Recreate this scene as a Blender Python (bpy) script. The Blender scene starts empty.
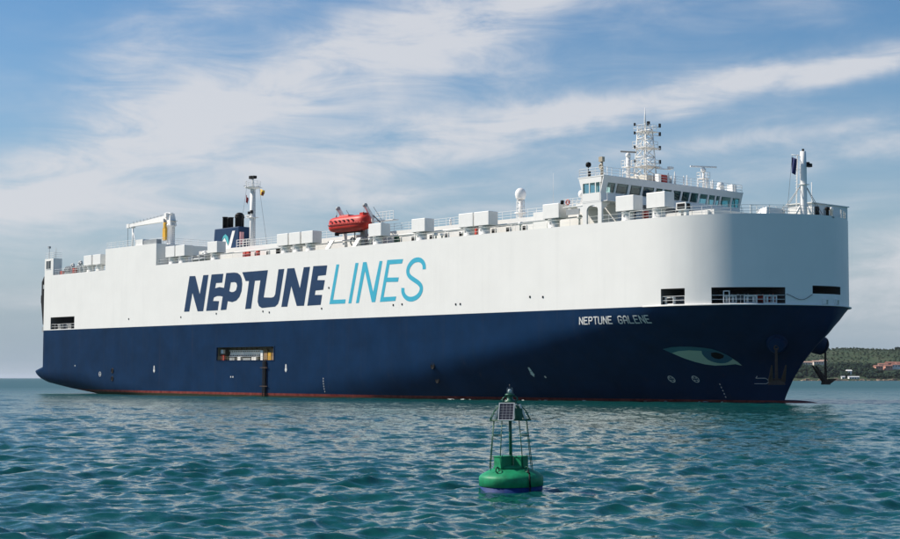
import bpy, bmesh, math, random
import numpy as np
from mathutils import Vector, Matrix
from mathutils.geometry import tessellate_polygon

random.seed(7)
SC = bpy.context.scene
COL = SC.collection
R = math.radians

# ------------------------------------------------------------------ camera
cam_d = bpy.data.cameras.new('camera')
cam = bpy.data.objects.new('camera', cam_d); COL.objects.link(cam)
cam.location = (0, 0, 2.9)
cam.rotation_euler = (R(90 + 4.04), 0, 0)
cam_d.sensor_width = 36.0
cam_d.lens = 36.0 * 1536 / 900
cam_d.clip_start = 0.5
cam_d.clip_end = 60000
SC.camera = cam

# ------------------------------------------------------------------ light
SUN_AZ = R(-78)          # compass angle from +Y, clockwise: the sun stands to the left
SUN_EL = R(41)
sun_dir = Vector((math.sin(SUN_AZ) * math.cos(SUN_EL), math.cos(SUN_AZ) * math.cos(SUN_EL), math.sin(SUN_EL)))
sd = bpy.data.lights.new('sun', 'SUN'); sd.energy = 5.0; sd.angle = R(0.53); sd.color = (1.0, 0.925, 0.82)
sun = bpy.data.objects.new('sun', sd); COL.objects.link(sun)
sun.rotation_euler = sun_dir.to_track_quat('Z', 'Y').to_euler()

SC.view_settings.view_transform = 'Standard'
SC.view_settings.look = 'None'
SC.view_settings.exposure = 0.28
SC.view_settings.gamma = 1.0
SC.view_settings.use_curve_mapping = False

# ------------------------------------------------------------------ sky with cirrus
world = bpy.data.worlds.new('World'); SC.world = world; world.use_nodes = True
nt = world.node_tree; nt.nodes.clear()
def N(t, **k):
    n = nt.nodes.new(t)
    for a, b in k.items(): setattr(n, a, b)
    return n
def link(a, b): nt.links.new(a, b)
def M(op, a, b=None, c=None, clamp=False):
    n = N('ShaderNodeMath', operation=op, use_clamp=clamp)
    for i, v in enumerate((a, b, c)):
        if v is None: continue
        if isinstance(v, (int, float)): n.inputs[i].default_value = v
        else: link(v, n.inputs[i])
    return n.outputs[0]
out = N('ShaderNodeOutputWorld'); bg = N('ShaderNodeBackground'); link(bg.outputs[0], out.inputs[0])
sky = N('ShaderNodeTexSky', sky_type='NISHITA', sun_disc=False, sun_elevation=SUN_EL, sun_rotation=SUN_AZ,
        altitude=0.0, air_density=1.0, dust_density=0.5, ozone_density=2.5)
tc = N('ShaderNodeTexCoord'); sep = N('ShaderNodeSeparateXYZ'); link(tc.outputs['Generated'], sep.inputs[0])
X, Y, Z = sep.outputs
az = M('MULTIPLY', M('ARCTAN2', X, Y), 15.36)          # azimuth and elevation, 1 unit = 3.73 degrees
el = M('MULTIPLY', M('ARCSINE', Z), 15.36)
comb = N('ShaderNodeCombineXYZ'); link(az, comb.inputs[0]); link(el, comb.inputs[1])
def noise(vec, scale, detail, rough, dist=0.0, off=(0, 0, 0), sc=(1, 1, 1), rot=0.0):
    mp = N('ShaderNodeMapping'); link(vec, mp.inputs[0])
    mp.inputs['Location'].default_value = off; mp.inputs['Scale'].default_value = sc
    mp.inputs['Rotation'].default_value = (0, 0, rot)
    n = N('ShaderNodeTexNoise'); n.noise_dimensions = '2D'
    link(mp.outputs[0], n.inputs['Vector'])
    n.inputs['Scale'].default_value = scale; n.inputs['Detail'].default_value = detail
    n.inputs['Roughness'].default_value = rough; n.inputs['Distortion'].default_value = dist
    return n.outputs['Fac']
# warp
wa = M('MULTIPLY', M('SUBTRACT', noise(comb.outputs[0], 0.6, 4, .55, off=(3, 1, 0)), .5), .8)
wb = M('MULTIPLY', M('SUBTRACT', noise(comb.outputs[0], 0.6, 4, .55, off=(-7, 5, 0)), .5), .45)
U = M('ADD', az, wa); V = M('ADD', el, wb)
def streak(u0, v0, ang, ln, wd, wt):
    c, s = math.cos(ang), math.sin(ang)
    du = M('SUBTRACT', U, u0); dv = M('SUBTRACT', V, v0)
    a = M('MULTIPLY', M('ADD', M('MULTIPLY', du, c), M('MULTIPLY', dv, s)), 1 / ln)
    b = M('MULTIPLY', M('SUBTRACT', M('MULTIPLY', dv, c), M('MULTIPLY', du, s)), 1 / wd)
    r = M('ADD', M('MULTIPLY', a, a), M('MULTIPLY', b, b))
    return M('MULTIPLY', M('EXPONENT', M('MULTIPLY', r, -1.0)), wt)
STREAKS = [  # azimuth, elevation, slope, length, width, weight
    (-2.3, 2.72, .42, 2.6, .40, .62), (-3.9, 2.05, .28, 1.3, .28, .50), (-.9, 3.22, .38, 2.2, .42, .60), (.9, 3.72, .42, 2.0, .28, .55), (-2.6, 3.5, .55, 1.3, .35, .45),
    (-1.6, 2.12, .26, 1.5, .20, .40), (-.2, 2.30, .26, 1.3, .18, .50), (1.2, 2.62, .24, 1.3, .15, .75), (2.7, 2.86, .12, 1.5, .14, .80), (4.2, 3.05, .16, 1.2, .15, .65),
    (2.9, 2.33, .06, 1.3, .10, .50), (4.3, 2.17, .06, 1.0, .14, .45), (-4.3, 1.70, .10, .8, .14, .70), (-.5, 1.84, .12, 1.3, .12, .42), (.6, 1.70, .05, 1.0, .08, .35),
    (4.75, 1.15, .0, .7, .25, .65), (4.3, .62, .0, 1.0, .16, .42), (3.4, 1.6, .1, 1.6, .12, .30), (-3.4, 1.25, .05, 1.8, .10, .34), (-3.8, .8, .02, 1.6, .12, .28),
    (-1.0, 2.5, .25, 4.2, .95, .34), (3.2, 2.25, .06, 2.4, .50, .24), (-3.4, 1.45, .06, 3.0, .45, .26), (4.3, .9, .0, 1.6, .7, .34)]
dens = None
for st in STREAKS:
    g = streak(*st)
    dens = g if dens is None else M('ADD', dens, g)
fib = noise(comb.outputs[0], 1.7, 10, .64, dist=.4, sc=(.40, 1.7, 1), rot=-.30)
puff = noise(comb.outputs[0], 1.2, 8, .6, dist=.3, off=(9, 2, 0))
gen = M('MULTIPLY', M('SUBTRACT', noise(comb.outputs[0], .32, 5, .55, off=(2, 8, 0), sc=(.6, 1.6, 1), rot=-.2), .46), 1.5)
gen = M('MAXIMUM', gen, 0.0)
dens = M('ADD', dens, gen)
tex = M('ADD', M('MULTIPLY', fib, 1.35), M('MULTIPLY', puff, .45))       # about .9 on average
dens = M('MULTIPLY', dens, M('POWER', tex, 1.5))
dens = M('ADD', dens, M('MULTIPLY', M('SUBTRACT', fib, .5), .18))
mr = N('ShaderNodeMapRange', interpolation_type='SMOOTHSTEP'); link(dens, mr.inputs[0])
mr.inputs[1].default_value = -.06; mr.inputs[2].default_value = 1.12; mr.inputs[3].default_value = 0; mr.inputs[4].default_value = .88
cl_fac = mr.outputs[0]
hsv = N('ShaderNodeHueSaturation'); link(sky.outputs[0], hsv.inputs['Color'])
hsv.inputs['Saturation'].default_value = 1.30; hsv.inputs['Value'].default_value = 1.0
hzf = M('MULTIPLY', M('EXPONENT', M('MULTIPLY', M('MULTIPLY', el, el), -.28)), .95)      # pale band of haze low over the horizon, all round
mh = N('ShaderNodeMix', data_type='RGBA'); link(hzf, mh.inputs[0]); link(hsv.outputs[0], mh.inputs[6]); mh.inputs[7].default_value = (3.0, 3.85, 4.7, 1)
mix = N('ShaderNodeMix', data_type='RGBA')
link(cl_fac, mix.inputs[0]); link(mh.outputs[2], mix.inputs[6])
mix.inputs[7].default_value = (6.5, 6.6, 6.95, 1)
link(mix.outputs[2], bg.inputs[0]); bg.inputs[1].default_value = 0.088

# ------------------------------------------------------------------ materials
MATS = {}
def mat(name, col, rough=.5, metal=0.0, var=0.0, vscale=2.0, streak=0.0, bump=0.0, bscale=30.0, spec=.5, plates=0.0, coat=0.0, rust=0.0, boot=False):
    if name in MATS: return MATS[name]
    m = bpy.data.materials.new(name); m.use_nodes = True
    t = m.node_tree; b = t.nodes['Principled BSDF']
    b.inputs['Roughness'].default_value = rough; b.inputs['Metallic'].default_value = metal
    b.inputs['Specular IOR Level'].default_value = spec
    b.inputs['Coat Weight'].default_value = coat
    def nn(ty, **k):
        n = t.nodes.new(ty)
        for a, v in k.items(): setattr(n, a, v)
        return n
    def mixc(fac, a, bcol, mode='MIX'):
        x = nn('ShaderNodeMix', data_type='RGBA', blend_type=mode)
        if isinstance(fac, float): x.inputs[0].default_value = fac
        else: t.links.new(fac, x.inputs[0])
        for i, v in ((6, a), (7, bcol)):
            if isinstance(v, tuple): x.inputs[i].default_value = (*v, 1)
            else: t.links.new(v, x.inputs[i])
        return x.outputs[2]
    co = nn('ShaderNodeTexCoord').outputs['Object']
    def nz(scale, detail=4, rough_=.6, sc=(1, 1, 1)):
        mp = nn('ShaderNodeMapping'); t.links.new(co, mp.inputs[0]); mp.inputs['Scale'].default_value = sc
        n = nn('ShaderNodeTexNoise'); t.links.new(mp.outputs[0], n.inputs['Vector'])
        n.inputs['Scale'].default_value = scale; n.inputs['Detail'].default_value = detail; n.inputs['Roughness'].default_value = rough_
        return n.outputs['Fac']
    def ramp(f, a, bb, lo=0.0, hi=1.0):
        r = nn('ShaderNodeMapRange'); t.links.new(f, r.inputs[0])
        for i, v in enumerate((a, bb, lo, hi)): r.inputs[i + 1].default_value = v
        return r.outputs[0]
    c = tuple(col)
    cur = c
    if var:
        cur = mixc(ramp(nz(vscale), .3, .7), tuple(x * (1 - var) for x in c), tuple(min(1, x * (1 + var * .6)) for x in c))
    if streak:
        f = ramp(nz(1.0, 5, .65, (1.1, 1.1, .05)), .52, .80, 0, streak)
        cur = mixc(f, cur, tuple(x * .55 + .02 for x in c))
    if rust:
        f = ramp(nz(.5, 6, .7, (2.2, 2.2, .14)), .63, .80, 0, rust)
        cur = mixc(f, cur, (.16, .075, .035))
    bh = None
    if plates:
        mp = nn('ShaderNodeMapping'); t.links.new(co, mp.inputs[0]); mp.inputs['Rotation'].default_value = (R(90), 0, 0)
        br = nn('ShaderNodeTexBrick'); t.links.new(mp.outputs[0], br.inputs['Vector'])
        br.offset = 0.0; br.inputs['Scale'].default_value = 1.0; br.inputs['Mortar Size'].default_value = .018; br.inputs['Mortar Smooth'].default_value = .6
        br.inputs['Brick Width'].default_value = 9.0; br.inputs['Row Height'].default_value = 2.58
        br.inputs['Color1'].default_value = (1, 1, 1, 1); br.inputs['Color2'].default_value = (.965, .965, .965, 1); br.inputs['Mortar'].default_value = (.86, .87, .9, 1)
        cur = mixc(plates, cur, br.outputs['Color'], 'MULTIPLY')
        bh = nz(.22, 3, .5, (1, 1, .6))
    if boot:
        sp = nn('ShaderNodeSeparateXYZ'); t.links.new(co, sp.inputs[0])
        e = nn('ShaderNodeMath', operation='MULTIPLY_ADD'); t.links.new(nz(.8, 5), e.inputs[0]); e.inputs[1].default_value = .25; t.links.new(sp.outputs[2], e.inputs[2])
        red = mixc(ramp(nz(1.2, 6, .7, (1, 1, .4)), .35, .65), (.13, .022, .018), (.24, .06, .05))
        cur = mixc(ramp(sp.outputs[2], .30, .32), red, cur)
        cur = mixc(ramp(e.outputs[0], .0, .16), (.03, .035, .02), cur)
    if isinstance(cur, tuple): b.inputs['Base Color'].default_value = (*cur, 1)
    else: t.links.new(cur, b.inputs['Base Color'])
    if bump or bh is not None:
        bp = nn('ShaderNodeBump'); bp.inputs['Strength'].default_value = bump if bh is None else .35
        bp.inputs['Distance'].default_value = .02 if bh is None else .06
        t.links.new(bh if bh is not None else nz(bscale, 3), bp.inputs['Height']); t.links.new(bp.outputs[0], b.inputs['Normal'])
    MATS[name] = m
    return m
NAVY = (.006, .028, .076); WHITE = (.82, .805, .765)
m_navy = mat('navy_hull_paint', NAVY, .42, spec=.03, var=.24, vscale=.22, streak=.38, plates=.9, boot=True, rust=.14)
m_white = mat('white_hull_paint', WHITE, .45, var=.03, vscale=.25, streak=.11, plates=.34, rust=.035, spec=.25)
m_wht = mat('white_deck_paint', (.82, .805, .77), .45, var=.035, vscale=1.2, streak=.10)
m_grey = mat('grey_paint', (.30, .32, .33), .55, var=.15, vscale=1.5)
m_deck = mat('deck_paint', (.17, .22, .19), .7, var=.2, vscale=.8)
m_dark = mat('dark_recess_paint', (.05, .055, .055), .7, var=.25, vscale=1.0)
m_black = mat('black_paint', (.007, .007, .008), .6, spec=.15, var=.2, vscale=3)
m_lnavy = mat('navy_lettering_paint', (.014, .043, .105), .45, spec=.15, var=.1, vscale=.8)
m_cyan = mat('cyan_lettering_paint', (.055, .42, .57), .45, spec=.2, var=.06, vscale=.8)
m_mark = mat('white_marking_paint', (.62, .63, .62), .5, var=.2, vscale=5)
m_orange = mat('lifeboat_orange', (.56, .026, .014), .45, spec=.3, var=.25, vscale=1.8, streak=.3)
m_red = mat('red_paint', (.55, .05, .03), .45, var=.15, vscale=3)
m_yel = mat('yellow_paint', (.62, .34, .02), .45, var=.15, vscale=3)
m_rust = mat('rusty_iron', (.07, .04, .028), .8, var=.4, vscale=3, bump=.5, bscale=12)
m_wire = mat('wire_steel', (.12, .12, .12), .45, metal=.6)
m_fblue = mat('navy_flag_cloth', (.012, .022, .11), .8, var=.1, vscale=4)
m_fred = mat('dark_red_flag_cloth', (.22, .012, .02), .8, var=.1, vscale=4)
m_fyel = mat('yellow_flag_cloth', (.75, .48, .06), .8, var=.1, vscale=4)
m_green = mat('buoy_green_paint', (.006, .235, .10), .5, spec=.3, var=.32, vscale=5, streak=.4, bump=.15, bscale=14)
m_gdark = mat('green_frame_paint', (.008, .10, .055), .45, var=.25, vscale=8)
m_bblue = mat('buoy_blue_band', (.004, .032, .15), .6, spec=.2, var=.3, vscale=5, bump=.2, bscale=18)
def glass_mat(name, tint, base=.35):
    m = bpy.data.materials.new(name); m.use_nodes = True; t = m.node_tree; t.nodes.clear()
    o = t.nodes.new('ShaderNodeOutputMaterial'); mx = t.nodes.new('ShaderNodeMixShader')
    tr = t.nodes.new('ShaderNodeBsdfTransparent'); gl = t.nodes.new('ShaderNodeBsdfGlossy'); fr = t.nodes.new('ShaderNodeLayerWeight'); pw = t.nodes.new('ShaderNodeMath'); pw.operation = 'POWER'; ad = t.nodes.new('ShaderNodeMath'); ad.operation = 'MULTIPLY_ADD'
    tr.inputs[0].default_value = (*tint, 1); gl.inputs['Roughness'].default_value = .02; pw.inputs[1].default_value = 4.0; ad.inputs[1].default_value = .7; ad.inputs[2].default_value = .045; t.links.new(fr.outputs['Facing'], pw.inputs[0]); t.links.new(pw.outputs[0], ad.inputs[0])
    gl.inputs[0].default_value = (.9, .95, .95, 1)
    t.links.new(ad.outputs[0], mx.inputs[0]); t.links.new(tr.outputs[0], mx.inputs[1]); t.links.new(gl.outputs[0], mx.inputs[2]); t.links.new(mx.outputs[0], o.inputs[0])
    return m
m_glass = glass_mat('tinted_window_glass', (.60, .80, .82))
m_lens = glass_mat('lantern_glass', (.80, .85, .85))

# ------------------------------------------------------------------ mesh helpers
class MB:
    def __init__(s): s.v = []; s.f = []; s.sm = []
    def add(s, vs, fs, smooth=False):
        o = len(s.v); s.v += [tuple(v) for v in vs]
        for f in fs: s.f.append(tuple(i + o for i in f)); s.sm.append(smooth)
        return s
    def box(s, x0, x1, y0, y1, z0, z1):
        return s.add([(x0, y0, z0), (x1, y0, z0), (x1, y1, z0), (x0, y1, z0), (x0, y0, z1), (x1, y0, z1), (x1, y1, z1), (x0, y1, z1)],
              [(0, 3, 2, 1), (4, 5, 6, 7), (0, 1, 5, 4), (1, 2, 6, 5), (2, 3, 7, 6), (3, 0, 4, 7)])
    def hexa(s, p): return s.add(p, [(0, 3, 2, 1), (4, 5, 6, 7), (0, 1, 5, 4), (1, 2, 6, 5), (2, 3, 7, 6), (3, 0, 4, 7)])
    def tube(s, p, q, r, n=6, r2=None, smooth=True):
        p = Vector(p); q = Vector(q); d = q - p
        if d.length < 1e-6: return s
        d.normalize(); a = d.orthogonal().normalized(); b = d.cross(a); r2 = r if r2 is None else r2
        vs = []
        for i in range(n):
            t = 2 * math.pi * i / n; u = a * math.cos(t) + b * math.sin(t)
            vs += [p + u * r, q + u * r2]
        fs = [(2 * i, 2 * ((i + 1) % n), 2 * ((i + 1) % n) + 1, 2 * i + 1) for i in range(n)]
        o = len(s.v); s.add(vs, fs, smooth and n > 4)
        s.f.append(tuple(o + 2 * i for i in reversed(range(n)))); s.sm.append(False)
        s.f.append(tuple(o + 2 * i + 1 for i in range(n))); s.sm.append(False)
        return s
    def path(s, pts, r, n=5):
        for a, b in zip(pts[:-1], pts[1:]): s.tube(a, b, r, n)
        return s
    def lathe(s, prof, c=(0, 0, 0), n=24, smooth=True):
        vs = []; k = len(prof)
        for i in range(n):
            t = 2 * math.pi * i / n
            for r, z in prof: vs.append((c[0] + r * math.cos(t), c[1] + r * math.sin(t), c[2] + z))
        fs = []
        for i in range(n):
            j = (i + 1) % n
            for m in range(k - 1): fs.append((i * k + m, j * k + m, j * k + m + 1, i * k + m + 1))
        s.add(vs, fs, smooth)
        o = len(s.v) - n * k
        if prof[0][0] > 1e-4: s.f.append(tuple(o + i * k for i in reversed(range(n)))); s.sm.append(False)
        if prof[-1][0] > 1e-4: s.f.append(tuple(o + i * k + k - 1 for i in range(n))); s.sm.append(False)
        return s
    def torus(s, c, ax, R_, r, n=16, m=6):
        ax = Vector(ax).normalized(); a = ax.orthogonal().normalized(); b = ax.cross(a); c = Vector(c); vs = []
        for i in range(n):
            t = 2 * math.pi * i / n; u = a * math.cos(t) + b * math.sin(t)
            for j in range(m):
                p = 2 * math.pi * j / m; vs.append(c + u * (R_ + r * math.cos(p)) + ax * r * math.sin(p))
        fs = [(i * m + j, ((i + 1) % n) * m + j, ((i + 1) % n) * m + (j + 1) % m, i * m + (j + 1) % m) for i in range(n) for j in range(m)]
        return s.add(vs, fs, True)
    def prism(s, poly, axis, a, b):        # poly in the two other axes
        n = len(poly)
        def pt(p, w): return (w, p[0], p[1]) if axis == 'x' else ((p[0], w, p[1]) if axis == 'y' else (p[0], p[1], w))
        tri = tessellate_polygon([[Vector((p[0], p[1], 0)) for p in poly]])
        vs = [pt(p, a) for p in poly] + [pt(p, b) for p in poly]
        fs = [tuple(t) for t in tri] + [tuple(i + n for i in reversed(t)) for t in tri] + [(i, (i + 1) % n, (i + 1) % n + n, i + n) for i in range(n)]
        return s.add(vs, fs)
    def mesh(s, name, m, fix=True):
        me = bpy.data.meshes.new(name); me.from_pydata(s.v, [], s.f)
        me.polygons.foreach_set('use_smooth', s.sm)
        if m: me.materials.append(m)
        if fix:
            b = bmesh.new(); b.from_mesh(me); bmesh.ops.recalc_face_normals(b, faces=b.faces); b.to_mesh(me); b.free()
        me.update(); return me
    def build(s, name, m, parent=None, loc=None, fix=True):
        o = bpy.data.objects.new(name, s.mesh(name, m, fix)); COL.objects.link(o)
        if parent: o.parent = parent
        if loc: o.location = loc
        return o
def place(name, me, parent, loc, rotz=0.0):
    o = bpy.data.objects.new(name, me); COL.objects.link(o); o.parent = parent; o.location = loc
    if rotz: o.rotation_euler = (0, 0, rotz)
    return o
def tag(o, label=None, cat=None, group=None, kind=None):
    if label: o['label'] = label
    if cat: o['category'] = cat
    if group: o['group'] = group
    if kind: o['kind'] = kind
    return o
def empty(name, loc=(0, 0, 0), rot=(0, 0, 0)):
    o = bpy.data.objects.new(name, None); COL.objects.link(o); o.location = loc; o.rotation_euler = rot; o.empty_display_size = .5
    return o
def bevel(o, w, seg=2):
    md = o.modifiers.new('bevel', 'BEVEL'); md.width = w; md.segments = seg; md.limit_method = 'ANGLE'
    return o
def rail(path, h=1.08, sp=1.6, n=3, r=.03, mb=None):
    mb = mb or MB()
    for a, b in zip(path[:-1], path[1:]):
        a = Vector(a); b = Vector(b); k = max(1, round((b - a).length / sp))
        for i in range(k + 1):
            p = a.lerp(b, i / k); mb.tube(p, p + Vector((0, 0, h)), r, 4)
        for j in range(n):
            u = Vector((0, 0, h * (j + 1) / n)); mb.tube(a + u, b + u, r, 4)
    return mb
# ------------------------------------------------------------------ the sea
def build_sea():
    rng = np.random.default_rng(11)
    r = [0.5, 3, 6, 9]
    x = 12.0
    while x < 620: r.append(x); x += max(.07, x * .0036)
    while x < 40000: r.append(x); x *= 1.10
    r = np.array(r)
    fine = np.linspace(-24, 24, 520)
    a = np.concatenate([fine, np.linspace(24, 336, 110)[1:-1]]) * math.pi / 180
    dr = np.gradient(r)
    RR, AA = np.meshgrid(r, a, indexing='ij')
    px = (RR * np.sin(AA)).ravel(); py = (RR * np.cos(AA)).ravel()
    sp = np.repeat(dr, len(a)); isfine = np.tile(np.abs(((a + math.pi) % (2 * math.pi)) - math.pi) < R(24.1), len(r))
    sp = np.where(isfine, sp, sp + np.repeat(r, len(a)) * .048)
    dx = np.zeros_like(px); dy = np.zeros_like(px); dz = np.zeros_like(px)
    # patches of stronger and calmer chop
    mod = np.zeros_like(px)
    for i in range(10):
        th = rng.uniform(0, 2 * math.pi); L = rng.uniform(9, 45)
        mod += np.sin((px * math.cos(th) * .6 + py * math.sin(th)) * 2 * math.pi / L + rng.uniform(0, 7))
    mod = 1.0 + .07 * mod
    mod = np.clip(mod, .45, 1.7)
    NW = 120
    for i in range(NW):
        lam = .22 * (5.0 / .22) ** ((i + rng.uniform(0, 1)) / NW)
        th = R(-62) + rng.normal(0, .75)                       # wind chop running towards the shore
        k = 2 * math.pi / lam
        slope = .044 if lam < 1.2 else (.028 if lam < 2.4 else .017)
        am = slope / k
        f = np.clip((lam / sp - 2.2) / 2.2, 0, 1); f = f * f * (3 - 2 * f)
        ph = k * (px * math.cos(th) + py * math.sin(th)) + rng.uniform(0, 2 * math.pi)
        aa = am * f * mod
        s, c = np.sin(ph), np.cos(ph)
        dz += aa * c; dx -= aa * .85 * s * math.cos(th); dy -= aa * .85 * s * math.sin(th)
    co = np.stack([px + dx, py + dy, dz], 1)
    nr, na = len(r), len(a)
    i0 = (np.arange(nr - 1)[:, None] * na + np.arange(na)[None, :])
    j = (np.arange(na) + 1) % na
    i1 = (np.arange(nr - 1)[:, None] * na + j[None, :])
    q = np.stack([i0, i1, i1 + na, i0 + na], -1).reshape(-1, 4)[:, ::-1]
    me = bpy.data.meshes.new('sea')
    me.vertices.add(len(co)); me.vertices.foreach_set('co', co.ravel())
    me.loops.add(q.size); me.loops.foreach_set('vertex_index', np.ascontiguousarray(q).ravel())
    me.polygons.add(len(q)); me.polygons.foreach_set('loop_start', np.arange(0, q.size, 4)); me.polygons.foreach_set('loop_total', np.full(len(q), 4))
    me.polygons.foreach_set('use_smooth', np.ones(len(q), bool))
    me.update(); me.validate()
    m = bpy.data.materials.new('sea_water'); m.use_nodes = True; t = m.node_tree; b = t.nodes['Principled BSDF']
    def nn(ty, **k):
        n = t.nodes.new(ty)
        for a_, v in k.items(): setattr(n, a_, v)
        return n
    geo = nn('ShaderNodeNewGeometry').outputs['Position']
    def nz(scale, det, ro, sc=(1, 1, 1), rot=0.0, dist=0.0):
        mp = nn('ShaderNodeMapping'); t.links.new(geo, mp.inputs[0]); mp.inputs['Scale'].default_value = sc; mp.inputs['Rotation'].default_value = (0, 0, rot)
        n = nn('ShaderNodeTexNoise'); t.links.new(mp.outputs[0], n.inputs['Vector'])
        n.inputs['Scale'].default_value = scale; n.inputs['Detail'].default_value = det; n.inputs['Roughness'].default_value = ro; n.inputs['Distortion'].default_value = dist
        return n.outputs['Fac']
    r1 = nn('ShaderNodeMapRange'); t.links.new(nz(.05, 3, .5), r1.inputs[0]); r1.inputs[1].default_value = .35; r1.inputs[2].default_value = .65
    mx = nn('ShaderNodeMix', data_type='RGBA'); t.links.new(r1.outputs[0], mx.inputs[0])
    mx.inputs[6].default_value = (.003, .056, .055, 1); mx.inputs[7].default_value = (.005, .070, .066, 1)
    t.links.new(mx.outputs[2], b.inputs['Base Color'])
    ln_ = nn('ShaderNodeVectorMath', operation='LENGTH'); t.links.new(geo, ln_.inputs[0]); rr_ = nn('ShaderNodeMapRange'); t.links.new(ln_.outputs['Value'], rr_.inputs[0])      # wind-roughened open water farther out
    for k, v in enumerate((70, 500, .09, .38)): rr_.inputs[k + 1].default_value = v
    t.links.new(rr_.outputs[0], b.inputs['Roughness']); b.inputs['IOR'].default_value = 1.333; b.inputs['Specular IOR Level'].default_value = .5
    def ncol(scale, det, ro, sc, rot):
        mp = nn('ShaderNodeMapping'); t.links.new(geo, mp.inputs[0]); mp.inputs['Scale'].default_value = sc; mp.inputs['Rotation'].default_value = (0, 0, rot)
        n = nn('ShaderNodeTexNoise'); t.links.new(mp.outputs[0], n.inputs['Vector'])
        n.inputs['Scale'].default_value = scale; n.inputs['Detail'].default_value = det; n.inputs['Roughness'].default_value = ro
        return n.outputs['Color']
    def vm(op, a, b_):
        v = nn('ShaderNodeVectorMath', operation=op)
        for k, x_ in enumerate((a, b_)):
            if x_ is None: continue
            if isinstance(x_, tuple): v.inputs[k].default_value = x_
            else: t.links.new(x_, v.inputs[k])
        return v.outputs[0]
    # small ripples tilt the surface in every direction
    rip = vm('MULTIPLY', vm('SUBTRACT', ncol(2.2, 5, .65, (1, 1.5, 1), R(-28)), (.5, .5, .5)), (.72, .72 * 1.15, 0))
    nrm = vm('NORMALIZE', vm('ADD', nn('ShaderNodeNewGeometry').outputs['Normal'], rip), None)
    t.links.new(nrm, b.inputs['Normal'])
    me.materials.append(m)
    o = bpy.data.objects.new('sea', me); COL.objects.link(o); tag(o, 'teal choppy sea water', 'sea', kind='structure')
build_sea()

# ------------------------------------------------------------------ the far shore
SHORE = 1600.0
def sm(t): t = max(0.0, min(1.0, t)); return t * t * (3 - 2 * t)
def hill_h(x, y):
    d = y - SHORE - 10 * math.sin(x * .013) - 6 * math.sin(x * .041 + 1)
    e = sm((x - 60) / 330)                        # the headland falls to the sea behind the ship
    z = -1.5 + 3.2 * sm(d / 12) + 13.5 * sm((d - 5) / 150) + 24.0 * sm((d - 120) / 380) + .0085 * max(0, d - 100) * sm((x - 380) / 300)
    z += 1.1 * math.sin(x * .021 + y * .008) * sm(d / 200) + .7 * math.sin(x * .057 + 2) * sm(d / 200)
    return z * e - 4 * (1 - e)
def noise_mat(name, c1, c2, scale, detail=6, rough=.95, c3=None):
    m = bpy.data.materials.new(name); m.use_nodes = True; t = m.node_tree; b = t.nodes['Principled BSDF']; b.inputs['Roughness'].default_value = rough
    b.inputs['Specular IOR Level'].default_value = .1
    co = t.nodes.new('ShaderNodeTexCoord'); n = t.nodes.new('ShaderNodeTexNoise'); n.inputs['Scale'].default_value = scale; n.inputs['Detail'].default_value = detail
    t.links.new(co.outputs['Object'], n.inputs['Vector'])
    r = t.nodes.new('ShaderNodeValToRGB'); t.links.new(n.outputs['Fac'], r.inputs[0])
    r.color_ramp.elements[0].position = .36; r.color_ramp.elements[0].color = (*c1, 1); r.color_ramp.elements[1].position = .64; r.color_ramp.elements[1].color = (*c2, 1)
    if c3: e = r.color_ramp.elements.new(.5); e.color = (*c3, 1)
    t.links.new(r.outputs[0], b.inputs['Base Color']); return m
m_hill = noise_mat('hillside_scrub', (.030, .050, .026), (.060, .075, .042), .035, c3=(.040, .064, .032))
m_wood = noise_mat('dark_wood_foliage', (.011, .026, .018), (.026, .045, .024), .09)
m_grove = noise_mat('grove_foliage', (.030, .051, .027), (.056, .074, .041), .07)
m_rock = noise_mat('shore_rock', (.17, .12, .085), (.30, .23, .17), .15)
def build_shore():
    xs = np.concatenate([np.linspace(40, 640, 130), np.linspace(650, 2400, 70)]); ys = np.concatenate([np.linspace(SHORE - 30, SHORE + 60, 26), np.linspace(SHORE + 75, SHORE + 1400, 60)])
    vs = [(x, y, hill_h(x, y)) for y in ys for x in xs]; n = len(xs)
    fs = [(j * n + i, j * n + i + 1, (j + 1) * n + i + 1, (j + 1) * n + i) for j in range(len(ys) - 1) for i in range(n - 1)]
    mb = MB().add(vs, fs, True)
    o = mb.build('hill', m_hill); tag(o, 'low green hillside along the far shore', 'hill', kind='structure')
    # rocky strip along the water
    random.seed(5); mb = MB()
    for i in range(420):
        x = random.uniform(330, 700); y = SHORE + 10 * math.sin(x * .013) + 6 * math.sin(x * .041 + 1) + random.uniform(0, 9)
        s = random.uniform(.7, 2.0) * (1.9 if 365 < x < 400 or 445 < x < 470 else 1); z = hill_h(x, y)
        v = [(x + s * random.uniform(.6, 1.4) * a, y + s * random.uniform(.6, 1.2) * b, z + s * c * random.uniform(.5, 1)) for a, b, c in
             ((-1, -1, -.6), (1, -1, -.6), (1, 1, -.6), (-1, 1, -.6), (-.6, -.6, .6), (.6, -.6, .6), (.6, .6, .6), (-.6, .6, .6))]
        mb.hexa(v)
    tag(mb.build('shore_rocks', m_rock), 'brown rocks along the far waterline', 'rocks', kind='stuff')
m_terr = noise_mat('terracotta_tile', (.24, .11, .085), (.34, .17, .13), .5, 4, .8)
m_pinkw = mat('pink_plaster', (.55, .27, .20), .9, var=.15, vscale=.3)
m_pale = mat('pale_plaster', (.62, .55, .47), .9, var=.12, vscale=.3)
m_whitew = mat('white_plaster', (.78, .77, .74), .9, var=.06, vscale=.3)
m_pane = mat('dark_house_window', (.03, .035, .04), .2)
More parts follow.
